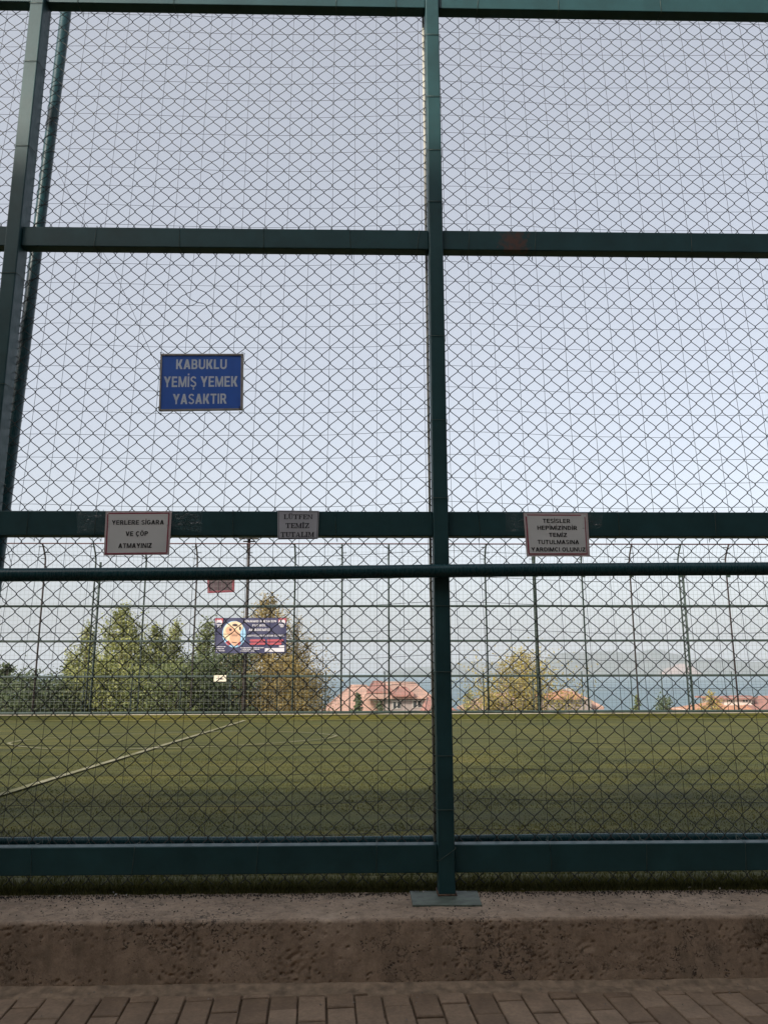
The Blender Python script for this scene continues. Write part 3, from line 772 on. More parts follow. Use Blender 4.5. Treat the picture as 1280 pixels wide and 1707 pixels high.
# lacing spiral along the bottom pipe
lc = MB(); pts = []
for i in range(1500):
    x = -2.4+i*0.0034; th = x*2*pi/0.089+0.5*sin(x*5)
    pts.append((x, NY0-0.0+0.0215*cos(th), zp+0.0215*sin(th)))
lc.tube(pts, 0.0012, 4); lc.build('lacing', mat_simple('pale_lacing', (0.10, 0.13, 0.11), 0.7, .3, 20), netf)
# spiral along the pipe post
lc = MB(); pts = []; e1 = Vector((1, 0, 0)); e2 = dd.cross(e1).normalized(); e1 = e2.cross(dd)
for i in range(900):
    s_ = 0.3+i*0.0045; th = s_*2*pi/0.12; P = L0+dd*s_; pts.append(P+e1*0.033*cos(th)+e2*0.033*sin(th))
lc.tube(pts, 0.0014, 4); lc.build('lacing', M_net, netf)
net = MB(); NS = 0.127
def np_(x, z):
    dz = -0.030*abs(sin((x-pc)*pi/2.0))*(0.4+0.3*noise.noise(Vector((z*2, 0, 0)))) + 0.028*math.exp(-((x-pc-.15)/.5)**2)*(-1)**0*0.8 + 0.006*noise.noise(Vector((x*2.3, z*2.3, 0)))
    dx = 0.012*noise.noise(Vector((x*.8, z*.9, 4)))
    return (x+dx, leanY(z)+0.03+0.01*noise.noise(Vector((x, z, 2))), z+dz)
NX0, NX1 = -2.75, 3.3
nz_ = int((5.55-zp)/NS)
for k in range(nz_):
    z = zp+0.02+k*NS
    net.tube([np_(NX0+i*NS/2, z) for i in range(int((NX1-NX0)/NS*2)+1)], 0.0012, 3, cap=False)
for i in range(int((NX1-NX0)/NS)+1):
    x = NX0+i*NS
    net.tube([np_(x, zp+0.02+k*NS) for k in range(nz_)], 0.0012, 3, cap=False)
    for k in range(nz_):
        p = Vector(np_(x, zp+0.02+k*NS)); r3 = 0.0024
        net.add([p+Vector((r3, 0, 0)), p+Vector((-r3, 0, 0)), p+Vector((0, r3, 0)), p+Vector((0, -r3, 0)), p+Vector((0, 0, r3)), p+Vector((0, 0, -r3))],
                [(0, 2, 4), (2, 1, 4), (1, 3, 4), (3, 0, 4), (2, 0, 5), (1, 2, 5), (3, 1, 5), (0, 3, 5)])
tag(net.build('net', M_net, netf), kind='stuff')
def loose(pix, r=0.0011):
    m2 = MB(); m2.tube([atLean(x, y, 0.01) for x, y in pix], r, 4); m2.build('loose_cord', M_net, netf)
loose([(-20, 60), (0, 95), (35, 158), (80, 250), (115, 322), (150, 384), (190, 450), (222, 520), (252, 588), (290, 660)])
loose([(0, 870), (20, 940), (2, 985), (-8, 1010)], .0013)
loose([(0, 985), (6, 1003), (22, 1015)], .0013)

# ================================================================== SIGNS
M_paper = mat_simple('laminated_paper', (0.62, 0.63, 0.62), 0.32, 0.05, 6)
M_edge = mat_simple('pink_lamination_edge', (0.52, 0.44, 0.44), 0.35, 0.06, 9)
M_red = mat_simple('dark_red_print', (0.30, 0.055, 0.085), 0.4, 0.1, 20)
M_blk = mat_simple('black_print', (0.02, 0.02, 0.024), 0.45, 0.1, 20)
M_blue = mat_simple('blue_sign_face', (0.03, 0.12, 0.50), 0.4, 0.07, 12)
M_let = mat_simple('pale_lettering', (0.56, 0.64, 0.72), 0.45, 0.05, 20)
M_alu = mat_simple('aluminium_edge', (0.33, 0.31, 0.28), 0.4, 0.15, 30, metal=0.3)
M_grey = mat_simple('grey_engraved_plate', (0.44, 0.45, 0.49), 0.38, 0.05, 12)
M_ink = mat_simple('dark_engraving', (0.014, 0.016, 0.026), 0.5, 0.1, 20)
def mat_tape():
    m, nt, bs = newmat('clear_tape')
    n = noiseN(nt, coords(nt, (10, 1, 34)), 3, 4, 0.6)
    bs.inputs['Base Color'].default_value = (0.7, 0.72, 0.74, 1); bs.inputs['Roughness'].default_value = 0.12
    tr = nt.nodes.new('ShaderNodeBsdfTransparent'); mx = nt.nodes.new('ShaderNodeMixShader')
    nt.links.new(ramp(nt, n, [(0.5, 0.03), (0.64, 0.12), (0.72, 0.5)]), mx.inputs[0])
    nt.links.new(tr.outputs[0], mx.inputs[1]); nt.links.new(bs.outputs[0], mx.inputs[2])
    nt.links.new(mx.outputs[0], nt.nodes['Material Output'].inputs[0]); bump(nt, bs, n, 1.0, 0.01)
    return m
M_tape = mat_tape()
def sign_panel(pix, Y, U, bow=0.0, dep=0.0):
    P = [atY(x, y, Y) for x, y in pix]; return Panel(P[0], P[1], P[2], P[3], U, bow)
def tape(pix, Y, parent, seed=0):
    P = sign_panel(pix, Y, (0, 1, 0, 1)); mb = MB(); n, m_ = 40, 20
    vs = [P(i/n + 0.03*noise.noise(Vector((j*.4, seed, 0)))*(i in (0, n)), j/m_, 0.0015+0.0022*(noise.noise(Vector((i*.22+seed, j*.55, 0)))+0.4)) for j in range(m_+1) for i in range(n+1)]
    mb.add(vs, [(j*(n+1)+i, j*(n+1)+i+1, (j+1)*(n+1)+i+1, (j+1)*(n+1)+i) for j in range(m_) for i in range(n)], 0, True)
    mb.build('tape', M_tape, parent)
SY = BY-0.006
# 1 "yerlere sigara"
P = sign_panel([(177, 852.6), (286.8, 852), (282.8, 925), (173.6, 926.3)], SY, (190, 1015, 92, 645), 0.004)
s1 = empty('paper_sign', tuple(P.c[3])); tag(s1, 'red bordered paper notice reading YERLERE SİGARA VE ÇÖP ATMAYINIZ taped to the beam', 'sign')
mb = MB(); P.slab(mb, 190, 92, 1015, 645, 0, 0.0012, 0, 12, 8); mb.build('backing', M_edge, s1)
mb = MB(); P.rect(mb, 212, 112, 990, 628, 0.0016); mb.build('face', M_paper, s1)
mb = MB()
for (a, b, c, d) in ((224, 112, 990, 127), (212, 127, 228, 615), (205, 615, 985, 631), (974, 127, 990, 615)): P.rect(mb, a, b, c, d, 0.0022)
mb.build('border', M_red, s1)
mb = MB()
put_text(mb, 'YERLERE SİGARA', 275, 925, 262, 205, P, 0.0026)
mb.build('lettering', M_blk, s1); mb = MB(); put_text(mb, 'VE ÇÖP', 455, 735, 405, 347, P, 0.0026)
mb.build('lettering', M_blk, s1); mb = MB(); put_text(mb, 'ATMAYINIZ', 372, 790, 556, 496, P, 0.0026)
mb.build('lettering', M_blk, s1)
tape([(128, 853), (184, 852), (183, 886), (130, 889)], SY-0.001, s1, 1); tape([(279, 852), (338, 853), (337, 888), (278, 880)], SY-0.001, s1, 5)
# 2 serif plate
P = sign_panel([(463, 851), (531.9, 851.7), (530, 898.6), (463.2, 899.5)], SY, (245, 975, 120, 635))
s2 = empty('engraved_sign', tuple(P.c[3])); tag(s2, 'small grey plate reading LÜTFEN TEMİZ TUTALIM in serif letters on the beam', 'sign')
mb = MB(); P.slab(mb, 245, 120, 975, 635, 0, 0.003); mb.build('plate', M_grey, s2)
mb = MB()
for (a, b, c, d) in ((262, 138, 962, 146), (262, 146, 270, 612), (262, 612, 962, 626), (954, 146, 962, 612)): P.rect(mb, a, b, c, d, 0.0036)
mb.build('border', M_ink, s2)
SER = {  # strokes as quads in a unit box (x to the width, y up), built as serif capitals
 'L': (0.72, [(.14, 0, .30, 1), (.04, .94, .42, 1), (.04, 0, .70, .07), (.62, 0, .70, .26)]),
 'T': (0.78, [(.31, 0, .47, 1), (.18, 0, .60, .06), (.02, .93, .76, 1), (.02, .74, .08, 1), (.70, .74, .76, 1)]),
 'F': (0.70, [(.14, 0, .30, 1), (.04, 0, .44, .06), (.04, .93, .68, 1), (.61, .74, .68, 1), (.3, .48, .52, .54), (.49, .38, .54, .64)]),
 'E': (0.74, [(.14, 0, .30, 1), (.04, 0, .72, .07), (.65, 0, .72, .26), (.04, .93, .70, 1), (.63, .76, .70, 1), (.3, .48, .52, .54), (.49, .38, .54, .64)]),
 'İ': (0.42, [(.13, 0, .29, 1), (.02, 0, .40, .06), (.02, .94, .40, 1), (.14, 1.1, .28, 1.25)]),
 'I': (0.42, [(.13, 0, .29, 1), (.02, 0, .40, .06), (.02, .94, .40, 1)]),
}
def quad(a, b, c, d): return [a, b, c, d]
SEP = {
 'N': (0.86, [(.10, 0, .17, 1), (.69, 0, .76, 1), (.02, 0, .27, .06), (.60, .94, .85, 1), (.02, .94, .2, 1)], [[(.08, 1), (.26, 1), (.76, 0), (.66, 0)]]),
 'M': (1.02, [(.12, 0, .18, 1), (.78, 0, .94, 1), (.02, 0, .28, .06), (.70, 0, 1.0, .06), (.02, .94, .22, 1), (.8, .94, 1.0, 1)], [[(.12, 1), (.30, 1), (.53, .12), (.46, .0)], [(.80, 1), (.88, 1), (.53, 0), (.46, 0)]]),
 'Z': (0.74, [(.06, .93, .70, 1), (.06, .74, .13, 1), (.04, 0, .70, .07), (.63, 0, .70, .26)], [[(.50, .96), (.70, .96), (.24, .03), (.04, .03)]]),
 'A': (0.86, [(.0, 0, .28, .06), (.52, 0, .86, .06), (.22, .30, .62, .36)], [[(.10, 0), (.17, 0), (.46, 1), (.40, 1)], [(.58, 0), (.76, 0), (.50, 1), (.36, 1)]]),
 'U': (0.84, [(.12, .25, .28, 1), (.64, .25, .71, 1), (.02, .94, .40, 1), (.54, .94, .82, 1)], [[(.12, .26), (.28, .26), (.33, .10), (.22, .03)], [(.22, .03), (.33, .10), (.48, .08), (.44, -.02)], [(.44, -.02), (.48, .08), (.60, .13), (.66, .06)], [(.60, .12), (.66, .05), (.71, .28), (.64, .28)]]),
}
def serif(mb, s, x0, x1, yb, yc, off):
    tot = sum((SER.get(c) or SEP.get('U' if c == 'Ü' else c))[0]+0.05 for c in s); k = (x1-x0)/tot; x = x0
    for c in s:
        g = 'U' if c == 'Ü' else c
        if g in SER: w_, rs = SER[g]; qs = []
        else: w_, rs, qs = SEP[g]
        if c == 'Ü': rs = rs+[(.24, 1.1, .36, 1.24), (.50, 1.1, .62, 1.24)]
        for (a, b, c2, d) in [(a-.02, b-.02, c2+.02, d+.02) for a, b, c2, d in rs]: P.shape(mb, [(x+a*k, yb+b*(yc-yb)), (x+c2*k, yb+b*(yc-yb)), (x+c2*k, yb+d*(yc-yb)), (x+a*k, yb+d*(yc-yb))], off)
        for q in qs: P.shape(mb, [(x+a*k, yb+b*(yc-yb)) for a, b in q], off+.0001)
        x += (w_+0.05)*k
mb = MB(); serif(mb, 'LÜTFEN', 352, 872, 275, 192, 0.0038); mb.build('lettering', M_ink, s2); mb = MB(); serif(mb, 'TEMİZ', 388, 818, 435, 348, 0.0038); mb.build('lettering', M_ink, s2); mb = MB(); serif(mb, 'TUTALIM', 300, 908, 595, 508, 0.0038)
mb.build('lettering', M_ink, s2)
# 3 "tesisler"
P = sign_panel([(871.9, 854.6), (978.8, 855.3), (982.8, 927.6), (877.2, 927.6)], SY, (240, 1045, 110, 660), 0.003)
s3 = empty('paper_sign', tuple(P.c[3])); tag(s3, 'red bordered paper notice beginning TESİSLER on the beam right of the post', 'sign')
mb = MB(); P.slab(mb, 240, 110, 1045, 660, 0, 0.0012, 0, 12, 8); mb.build('backing', M_edge, s3)
mb = MB(); P.rect(mb, 262, 130, 1018, 640, 0.0016); mb.build('face', M_paper, s3)
mb = MB()
for (a, b, c, d) in ((282, 134, 962, 147), (262, 158, 280, 622), (268, 622, 1015, 638), (1000, 158, 1012, 622)): P.rect(mb, a, b, c, d, 0.0022)
mb.build('border', M_red, s3)
mb = MB()
for s_, a, b, yb in (('TESİSLER', 475, 818, 240), ('HEPİMİZİNDİR', 400, 900, 328), ('TEMİZ', 540, 766, 418), ('TUTULMASINA', 390, 912, 507), ('YARDIMCI OLUNUZ', 305, 990, 600)):
    mb = MB(); put_text(mb, s_, a, b, yb, yb-52, P, 0.0026); mb.build('lettering', M_blk, s3)
tape([(842, 856), (880, 856), (880, 885), (843, 887)], SY-0.001, s3, 9); tape([(970, 856), (1004, 857), (1003, 880), (970, 882)], SY-0.001, s3, 13)
# 4 blue sign
P = sign_panel([(269, 591), (406.4, 591), (405.6, 684), (266, 685.8)], MY-0.02, (185, 1065, 200, 800))
s4 = empty('blue_sign', tuple(P.c[3])); tag(s4, 'blue framed sign reading KABUKLU YEMİŞ YEMEK YASAKTIR wired to the mesh', 'sign')
mb = MB(); P.slab(mb, 200, 212, 1050, 788, 0, 0.006); mb.build('panel', M_blue, s4)
mb = MB()
for (a, b, c, d) in ((185, 200, 1065, 217), (185, 217, 201, 784), (185, 784, 1065, 800), (1040, 217, 1065, 784)): P.slab(mb, a, b, c, d, -0.003, 0.010)
mb.build('frame', M_alu, s4)
mb = MB()
put_text(mb, 'KABUKLU', 352, 888, 362, 258, P, 0.0066); mb.build('lettering', M_let, s4); mb = MB(); put_text(mb, 'YEMİŞ YEMEK', 228, 1005, 552, 440, P, 0.0066); mb.build('lettering', M_let, s4); mb = MB(); put_text(mb, 'YASAKTIR', 328, 892, 732, 625, P, 0.0066)
mb.build('lettering', M_let, s4)
mb = MB()
for (u, v) in ((190, 210), (1058, 212), (188, 792), (1035, 790)):
    c = P(u, v, 0.012); mb.tube([c+Vector((0, 0, -.004)), c+Vector((-.003, -.001, .01)), c+Vector((.004, .03, .02)), c+Vector((.002, .03, -.016)), c+Vector((-.002, 0, -.014))], 0.0018, 5); mb.build('fixing_wire', M_wire, s4); mb = MB()


# ================================================================== FAR FENCE
FY = FAR_Y+0.26
ff = empty('far_fence', (0, FY, 0.13))
tag(ff, 'far green fence of thin posts, rails and fine square net across the pitch', 'fence')
def fz(y, x=640): return atY(x, y, FY).z
topz = fz(909.5, 640)
zr_ = [fz(1187), fz(1127), fz(1068.5), fz(1010.5), fz(953)]
for k, z in enumerate(zr_):
    mb = MB(); r_h = 0.016
    mb.tube([(-17+i*1.0, FY-0.03, z) for i in range(36)], 0.028 if k else 0.032, 8); mb.build('rail', M_farpaint, ff)
mb = MB(); mb.tube([(-17+i, FY-0.27, topz) for i in range(36)], 0.016, 8); mb.build('top_rail', M_top, ff)
pxs = [-18, 70, 155, 240, 326, 412, 491, 570, 648, 727, 810, 892, 972, 1053, 1135, 1215, 1296]
heavy = {155: 2, 412: 0, 892: 1, 1135: 2}
for px in pxs+[-104, 1378]:
    x = atY(px, 1010, FY).x; zt = topz-0.42
    mats = M_farred if px in (70, 412, 1053, 1215, 326) else M_farpaint
    rr = 0.021 if px != 892 else 0.045
    mb = MB()
    base = [(x, FY, 0.1), (x, FY, zt)]
    arc = [(x, FY-0.02, zt+.1), (x, FY-0.09, zt+.22), (x, FY-0.18, zt+.33), (x, FY-0.27, zt+.42)]
    mb.tube(base+arc, rr, 8); p_ = mb.build('post', mats, ff)
    if heavy.get(px) == 2:
        m2 = MB(); m2.tube([(x+0.11, FY+0.03, 0.1), (x+0.11, FY+0.03, zt)], 0.03, 8)
        k = 0; z = 0.3
        while z < zt-0.2:
            m2.tube([(x, FY, z), (x+0.11, FY+0.03, z+0.14)], 0.012, 5); m2.tube([(x+0.11, FY+0.03, z+0.14), (x, FY, z+0.28)], 0.012, 5); z += 0.28
        m2.build('lattice', M_farpaint, p_)
    for q, (dz, sg) in enumerate(((0.08, -1), (0.22, 1), (0.35, -1))):
        t = dz/0.42; yy = FY-0.27*t*t
        m2 = MB(); m2.tube([(x, yy, zt+dz), (x+sg*0.11, yy, zt+dz+.004)], 0.010, 5); m2.build('peg', M_farpaint, p_)
    mb = MB(); mb.box(x-0.03, x+0.07, FY-0.06, FY-0.02, zr_[4]-0.14, zr_[4]-0.05); mb.build('bracket', M_farpaint, p_)
# net
mb = MB(); FS = 0.104; z0 = zr_[0]
hh = int((topz-z0)/FS)
for k in range(hh+1):
    z = z0+k*FS; mb.tube([(-17+i*4.4, FY-0.055-(0.2*max(0, (z-(topz-.42))/.42)), z) for i in range(9)], 0.0024, 3, cap=False)
for i in range(int(35/FS)):
    x = -17+i*FS; mb.tube([(x, FY-0.055, z0), (x, FY-0.055, topz-.42), (x, FY-0.26, topz)], 0.0024, 3, cap=False)
tag(mb.build('net', M_farwire, ff), kind='stuff')

# low mesh fence just beyond
lf = empty('low_fence', (0, FY+1.1, -0.2)); tag(lf, 'low fence of thin dark posts and wires standing just beyond the far fence', 'fence')
LYF = FY+1.1
for px in (-20, 62, 142, 222, 303, 384, 463, 543, 583, 641, 723, 805, 887, 969, 1050, 1101, 1218, 1298):
    t = atY(px, 1119, LYF); mb = MB(); mb.tube([(t.x, LYF, -0.4), (t.x, LYF, t.z)], 0.014, 6); mb.build('post', M_farpaint, lf)
for yy in (1138, 1152, 1168):
    z = atY(640, yy, LYF).z; mb = MB(); mb.tube([(-16+i*2, LYF, z) for i in range(18)], 0.004, 4); mb.build('wire', M_farwire, lf)

# floodlight pole
fl = empty('floodlight_pole', tuple(atY(412, 1187, FY+0.35))); tag(fl, 'brown floodlight pole with lamp heads rising above the far fence', 'floodlight')
FL = FY+0.35; x = atY(412, 1010, FL).x; zt = atY(412, 899, FL).z
mb = MB(); mb.tube([(x, FL, -0.2), (x, FL, zt)], [0.055, 0.035], 12); mb.build('pole', M_farred, fl)
mb = MB(); z = atY(412, 902.5, FL).z; mb.tube([(x-.15, FL, z), (x+.15, FL, z)], 0.018, 8); mb.build('crossarm', M_farred, fl)
for dx in (-0.17, 0.0, 0.17):
    mb = MB(); mb.box(x+dx-.075, x+dx+.075, FL-.16, FL+.02, zt+.0, zt+.06); hd = mb.build('lamp_head', mat_simple('lamp_housing', (0.16, 0.16, 0.17), .5) if dx < -.1 else bpy.data.materials['lamp_housing'], fl)
    mb = MB(); mb.box(x+dx-.06, x+dx+.06, FL-.165, FL-.161, zt+.01, zt+.05); mb.build('lens', mat_simple('lamp_glass', (0.4, 0.42, 0.44), .15) if dx < -.1 else bpy.data.materials['lamp_glass'], hd)

# banner
BYY = FY-0.09
P = sign_panel([(358, 1030), (478, 1029.7), (477, 1089), (358.7, 1089)], BYY, (145, 1105, 720, 1195), 0.0)
bn = empty('banner', tuple(P.c[3])); tag(bn, 'dark blue football academy banner with oval portrait hung on the far fence', 'banner')
mN = mat_simple('navy_banner', (0.035, 0.036, 0.085), .5, .1, 3); mW = mat_simple('white_print', (0.52, 0.50, 0.54), .5, .04, 6)
mPk = mat_simple('red_print', (0.36, 0.07, 0.09), .5, .08, 6); mSky = mat_simple('light_blue_print', (0.28, 0.48, 0.68), .5, .1, 6)
mCr = mat_simple('cream_print', (0.68, 0.52, 0.34), .5, .1, 6); mSk = mat_simple('skin_print', (0.55, 0.32, 0.21), .5, .15, 9); mDk = mat_simple('dark_print', (0.05, 0.03, 0.035), .5)
mb = MB(); n = 24
vs = [P(145+960*i/n, 720+475*j/6, 0.012*sin(i*1.1+j)*.5*(j > 0)) for j in range(7) for i in range(n+1)]
mb.add(vs, [(j*(n+1)+i, j*(n+1)+i+1, (j+1)*(n+1)+i+1, (j+1)*(n+1)+i) for j in range(6) for i in range(n)], 0, True); mb.build('sheet', mN, bn)
o_ = 0.014
mb = MB()
P.disc(mb, 405, 940, 158, 178, o_, 0); mb.build('portrait_oval', mSky, bn)
mb = MB(); P.shape(mb, [(262, 905), (275, 850), (320, 800), (380, 772), (440, 768), (500, 795), (525, 850), (490, 905), (480, 960), (470, 1010), (400, 1090), (350, 1050), (300, 1010), (262, 990)], o_+.003); mb.build('portrait_hood', mCr, bn)
mb = MB(); P.disc(mb, 418, 985, 72, 112, o_+.006); P.disc(mb, 350, 890, 60, 55, o_+.0055); mb.build('portrait_face', mSk, bn)
mb = MB(); P.disc(mb, 418, 818, 36, 17, o_+.009); P.disc(mb, 357, 880, 18, 18, o_+.009); P.disc(mb, 485, 862, 14, 26, o_+.009); P.shape(mb, [(372, 958), (455, 958), (450, 966), (376, 966)], o_+.009); P.shape(mb, [(372, 1042), (445, 1050), (440, 1060), (378, 1054)], o_+.009); mb.build('portrait_detail', mDk, bn)
mb = MB(); P.shape(mb, [(285, 1050), (335, 1022), (365, 1075), (325, 1092)], o_+.009); P.shape(mb, [(455, 1062), (490, 1035), (500, 1060), (462, 1098)], o_+.009)
for (u0, v0, u1, v1) in ((612, 1010, 825, 1040), (842, 1010, 1070, 1040), (612, 1052, 825, 1082), (842, 1052, 1045, 1082)): P.shape(mb, [(u0+14, v0), (u1-10, v0), (u1, (v0+v1)/2), (u1-10, v1), (u0+14, v1), (u0, (v0+v1)/2)], o_)
mb.build('red_blocks', mPk, bn)
for ox in (205, 1045):
    mb = MB(); P.shape(mb, [(ox-48, 728), (ox+56, 728), (ox+50, 790), (ox-46, 790)], o_); mb.build('badge_top', mPk, bn)
    mb = MB(); P.shape(mb, [(ox-44, 762), (ox-22, 745), (ox, 752), (ox+22, 745), (ox+44, 762), (ox+40, 815), (ox+18, 848), (ox-18, 848), (ox-40, 815)], o_+.003); mb.build('badge_shield', mW, bn)
    mb = MB()
    for q in (-26, -9, 9, 26): P.shape(mb, [(ox+q-3.5, 812), (ox+q+3.5, 812), (ox+q+3, 842), (ox+q-3, 842)], o_+.006)
    P.shape(mb, [(ox-36, 792), (ox, 780), (ox+36, 792), (ox+34, 804), (ox-34, 804)], o_+.006); mb.build('badge_stripes', mN, bn)
mb = MB()
put_text(mb, 'DİNAMO MESKEN', 528, 968, 782, 752, P, o_, lay=.0015); mb.build('lettering', mW, bn); mb = MB(); put_text(mb, 'FUTBOL', 650, 832, 838, 808, P, o_, lay=.0015); mb.build('lettering', mW, bn); mb = MB(); put_text(mb, 'AKADEMİSİ', 600, 880, 898, 866, P, o_, lay=.0015)
mb.build('lettering', mW, bn); mb = MB(); put_text(mb, 'KAYITLARI DEVAM EDİYOR', 580, 1080, 974, 948, P, o_, shear=.15, lay=.0015)
mb.build('lettering', mW, bn); mb = MB(); r_ = random.Random(4)
for (v, a, b) in ((1122, 490, 790), (1142, 505, 740), (1165, 485, 665), (1108, 175, 265), (1135, 150, 270), (1162, 165, 262)):
    u = a
    while u < b:
        ww = r_.uniform(8, 26); P.shape(mb, [(u, v-5), (u+ww, v-5), (u+ww, v+5), (u, v+5)], o_); u += ww+r_.uniform(3, 8)
tag(mb.build('small_print', mW, bn), kind='stuff'); mb = MB(); P.shape(mb, [(820, 1128), (1082, 1122), (1082, 1176), (818, 1176)], o_); P.shape(mb, [(1010, 1092), (1082, 1090), (1080, 1114), (1012, 1116)], o_)
mb.build('white_box', mW, bn)
# small white plate
P = sign_panel([(356.5, 1125.8), (377.6, 1125.4), (377.4, 1136), (356.8, 1136)], BYY, (132, 300, 1485, 1568))
pl_ = empty('white_plate', tuple(P.c[3])); tag(pl_, 'small cream plate with one dark mark low on the far fence', 'sign')
mb = MB(); P.slab(mb, 132, 1485, 300, 1568, 0, .01); mb.build('plate', mat_simple('cream_plate', (0.62, 0.57, 0.46), .5, .03, 8), pl_)
mb = MB()
for (u0, v0, u1, v1) in ((165, 1527, 188, 1533), (192, 1500, 200, 1558), (204, 1522, 226, 1530), (222, 1512, 230, 1546), (232, 1524, 246, 1544), (250, 1530, 266, 1540)): P.shape(mb, [(u0, v0), (u1, v0), (u1, v1), (u0, v1)], .012)
mb.build('marking', mDk, pl_)
# red framed dark board
P = sign_panel([(346, 950), (391.5, 950), (391, 987), (347, 989)], FY+0.06, (0, 100, 0, 100))
rb = empty('scoreboard', tuple(P.c[3])); tag(rb, 'red framed dark board high on the far fence beside the floodlight pole', 'board')
mb = MB(); P.slab(mb, 4, 4, 96, 96, 0, .03); mb.build('panel', mat_simple('dark_board', (0.05, 0.028, 0.035), .5), rb)
mb = MB()
for (a, b, c, d) in ((0, 0, 100, 9), (0, 91, 100, 100), (0, 9, 7, 91), (92, 9, 100, 91)): P.slab(mb, a, b, c, d, -.005, .045)
mb.build('frame', mat_simple('red_frame', (0.16, 0.025, 0.04), .5), rb)

# ================================================================== TREES
def tree(px, top, Y, wpx, lm, kind='poplar', n=5000, label='', name='tree', cat='tree', group=None, leaf=0.075, seed=0, low=None, spread=1.0, bark=None, lx=0.0):
    r = random.Random(seed*77+3)
    t = atY(px, top, Y); gz = land_z(0, Y)-0.1; k = Y/FPX; wd = wpx*k*(1.3 if kind == 'poplar' else 1.12); H = t.z-gz; x0 = t.x
    root = empty(name, (x0, Y, gz)); tag(root, label, cat, group)
    tr = MB(); tr.tube([(x0+lx*0.0, Y, gz), (x0+0.01*H*r.uniform(-1, 1), Y, gz+H*.45), (x0, Y, gz+H*.96)], [wd*.045+.03, wd*.03+.015, 0.008], 7)
    br = []   # branches: (p0,p1)
    nb = {'poplar': 60, 'round': 46, 'conifer': 70, 'shrub': 30, 'sparse': 80}[kind]
    z_low = 0.12
    for i in range(nb):
        f = z_low+(0.97-z_low)*((i+r.random())/nb)
        if kind in ('poplar', 'sparse'): rad = wd/2*min(1, (f/.25)**.5)*(1-max(0, (f-.35)/.65)**1.25)*r.uniform(.6, 1.12)+.03; up = 0.9
        elif kind == 'conifer': rad = wd/2*(1-f)*r.uniform(.65, 1.2)+.03; up = 0.06
        elif kind == 'shrub': rad = wd/2*r.uniform(.5, 1)*(1-f*f*.5); up = .8
        else: rad = wd/2*math.sqrt(max(0.02, 1-((f-.5)/.52)**2))*r.uniform(.6, 1.08); up = .45
        a = r.random()*2*pi; dx, dy = cos(a)*rad, sin(a)*rad*.9
        zs = gz+H*f; rise = rad*up*r.uniform(.7, 1.4)
        zb = max(gz+.1, zs-rise*.7) if kind != 'conifer' else zs
        p0 = Vector((x0, Y, zb)); p1 = Vector((x0+dx, Y+dy, min(zs+rise*.5, t.z+0.02*H)))
        mid = p0.lerp(p1, .5)+Vector((dx*.12, dy*.12, -rise*.12))
        tr.tube([p0, mid, p1], [.012+rad*.02, .009+rad*.01, .004], 4, cap=False); br.append((p0, mid, p1, rad))
        if kind in ('sparse', 'poplar'):
            for q in range(5):
                s_ = mid.lerp(p1, r.random()); e = s_+Vector((r.uniform(-1, 1)*.12*rad, r.uniform(-1, 1)*.12*rad, r.uniform(.12, .32)*max(rad, .25)))
                tr.tube([s_, e], [.006, .003], 3, cap=False)
    tr.build('trunk', bark or M_bark, root)
    vs = []; fs = []
    tw = [b[3]+.1 for b in br]; tot = sum(tw)
    for (p0, mid, p1, rad), w_ in zip(br, tw):
        m_ = int(n*2.4*w_/tot)
        ncl = 5; cl = [(.25+.75*(c+r.random())/ncl) for c in range(ncl)]
        for q in range(m_):
            f = min(1.05, max(.12, r.choice(cl)+r.gauss(0, .05)))
            c = (p0.lerp(mid, f*2) if f < .5 else mid.lerp(p1, (f-.5)*2))
            sg = .10*rad*spread+.06
            if kind in ('poplar', 'sparse'): c = c+Vector((r.gauss(0, sg), r.gauss(0, sg), r.gauss(0.06*rad, sg*1.9)))
            elif kind == 'conifer': c = c+Vector((r.gauss(0, sg), r.gauss(0, sg), r.gauss(-.02, sg*.5)))
            else: c = c+Vector((r.gauss(0, sg*1.4), r.gauss(0, sg*1.4), r.gauss(0, sg*1.2)))
            if c.z < gz: continue
            s_ = leaf*r.uniform(.5, 1.25)
            n1 = Vector((r.gauss(0, 1), r.gauss(0, 1), r.gauss(0, 1))).normalized(); n2 = n1.cross(Vector((r.gauss(0, 1), r.gauss(0, 1), r.gauss(0, 1)))).normalized()
            b = len(vs); vs += [c-n1*s_*.6, c+n2*s_*.32, c+n1*s_*.6, c-n2*s_*.32]; fs.append((b, b+1, b+2, b+3))
    me = bpy.data.meshes.new('crown'); me.from_pydata([tuple(v) for v in vs], [], fs); me.materials.append(lm)
    link('crown', me, None, root)
    return root
T = tree
G = 'trees growing beyond the far fence'
T(15, 1101, 25, 190, L_dark, 'conifer', 6500, 'dark spreading conifer at the far left beyond the far fence', 'conifer_tree', group=G, seed=1)
T(60, 1128, 23, 150, L_dark, 'round', 6000, 'low dark green bushy tree left of the tall pale green one', 'bushy_tree', group=G, seed=2)
T(-35, 1112, 24, 150, L_dark, 'round', 4000, 'dark green tree cut by the left edge of the photo', 'bushy_tree', group=G, seed=22)
T(113, 1098, 30, 60, L_mid, 'conifer', 2600, 'slim spire topped conifer left of the tall pale green tree', 'conifer_tree', group=G, seed=3)
T(147, 1040, 27, 75, L_light, 'poplar', 4500, 'pale green poplar half behind the lattice post on the left', 'poplar_tree', group=G, seed=4)
T(208, 1008, 26, 120, L_light, 'poplar', 11000, 'tallest pale green poplar on the left beyond the far fence', 'poplar_tree', group=G, seed=5)
T(262, 1038, 27, 80, L_light, 'poplar', 5500, 'pale green poplar just right of the tallest one', 'poplar_tree', group=G, seed=6, bark=M_twig)
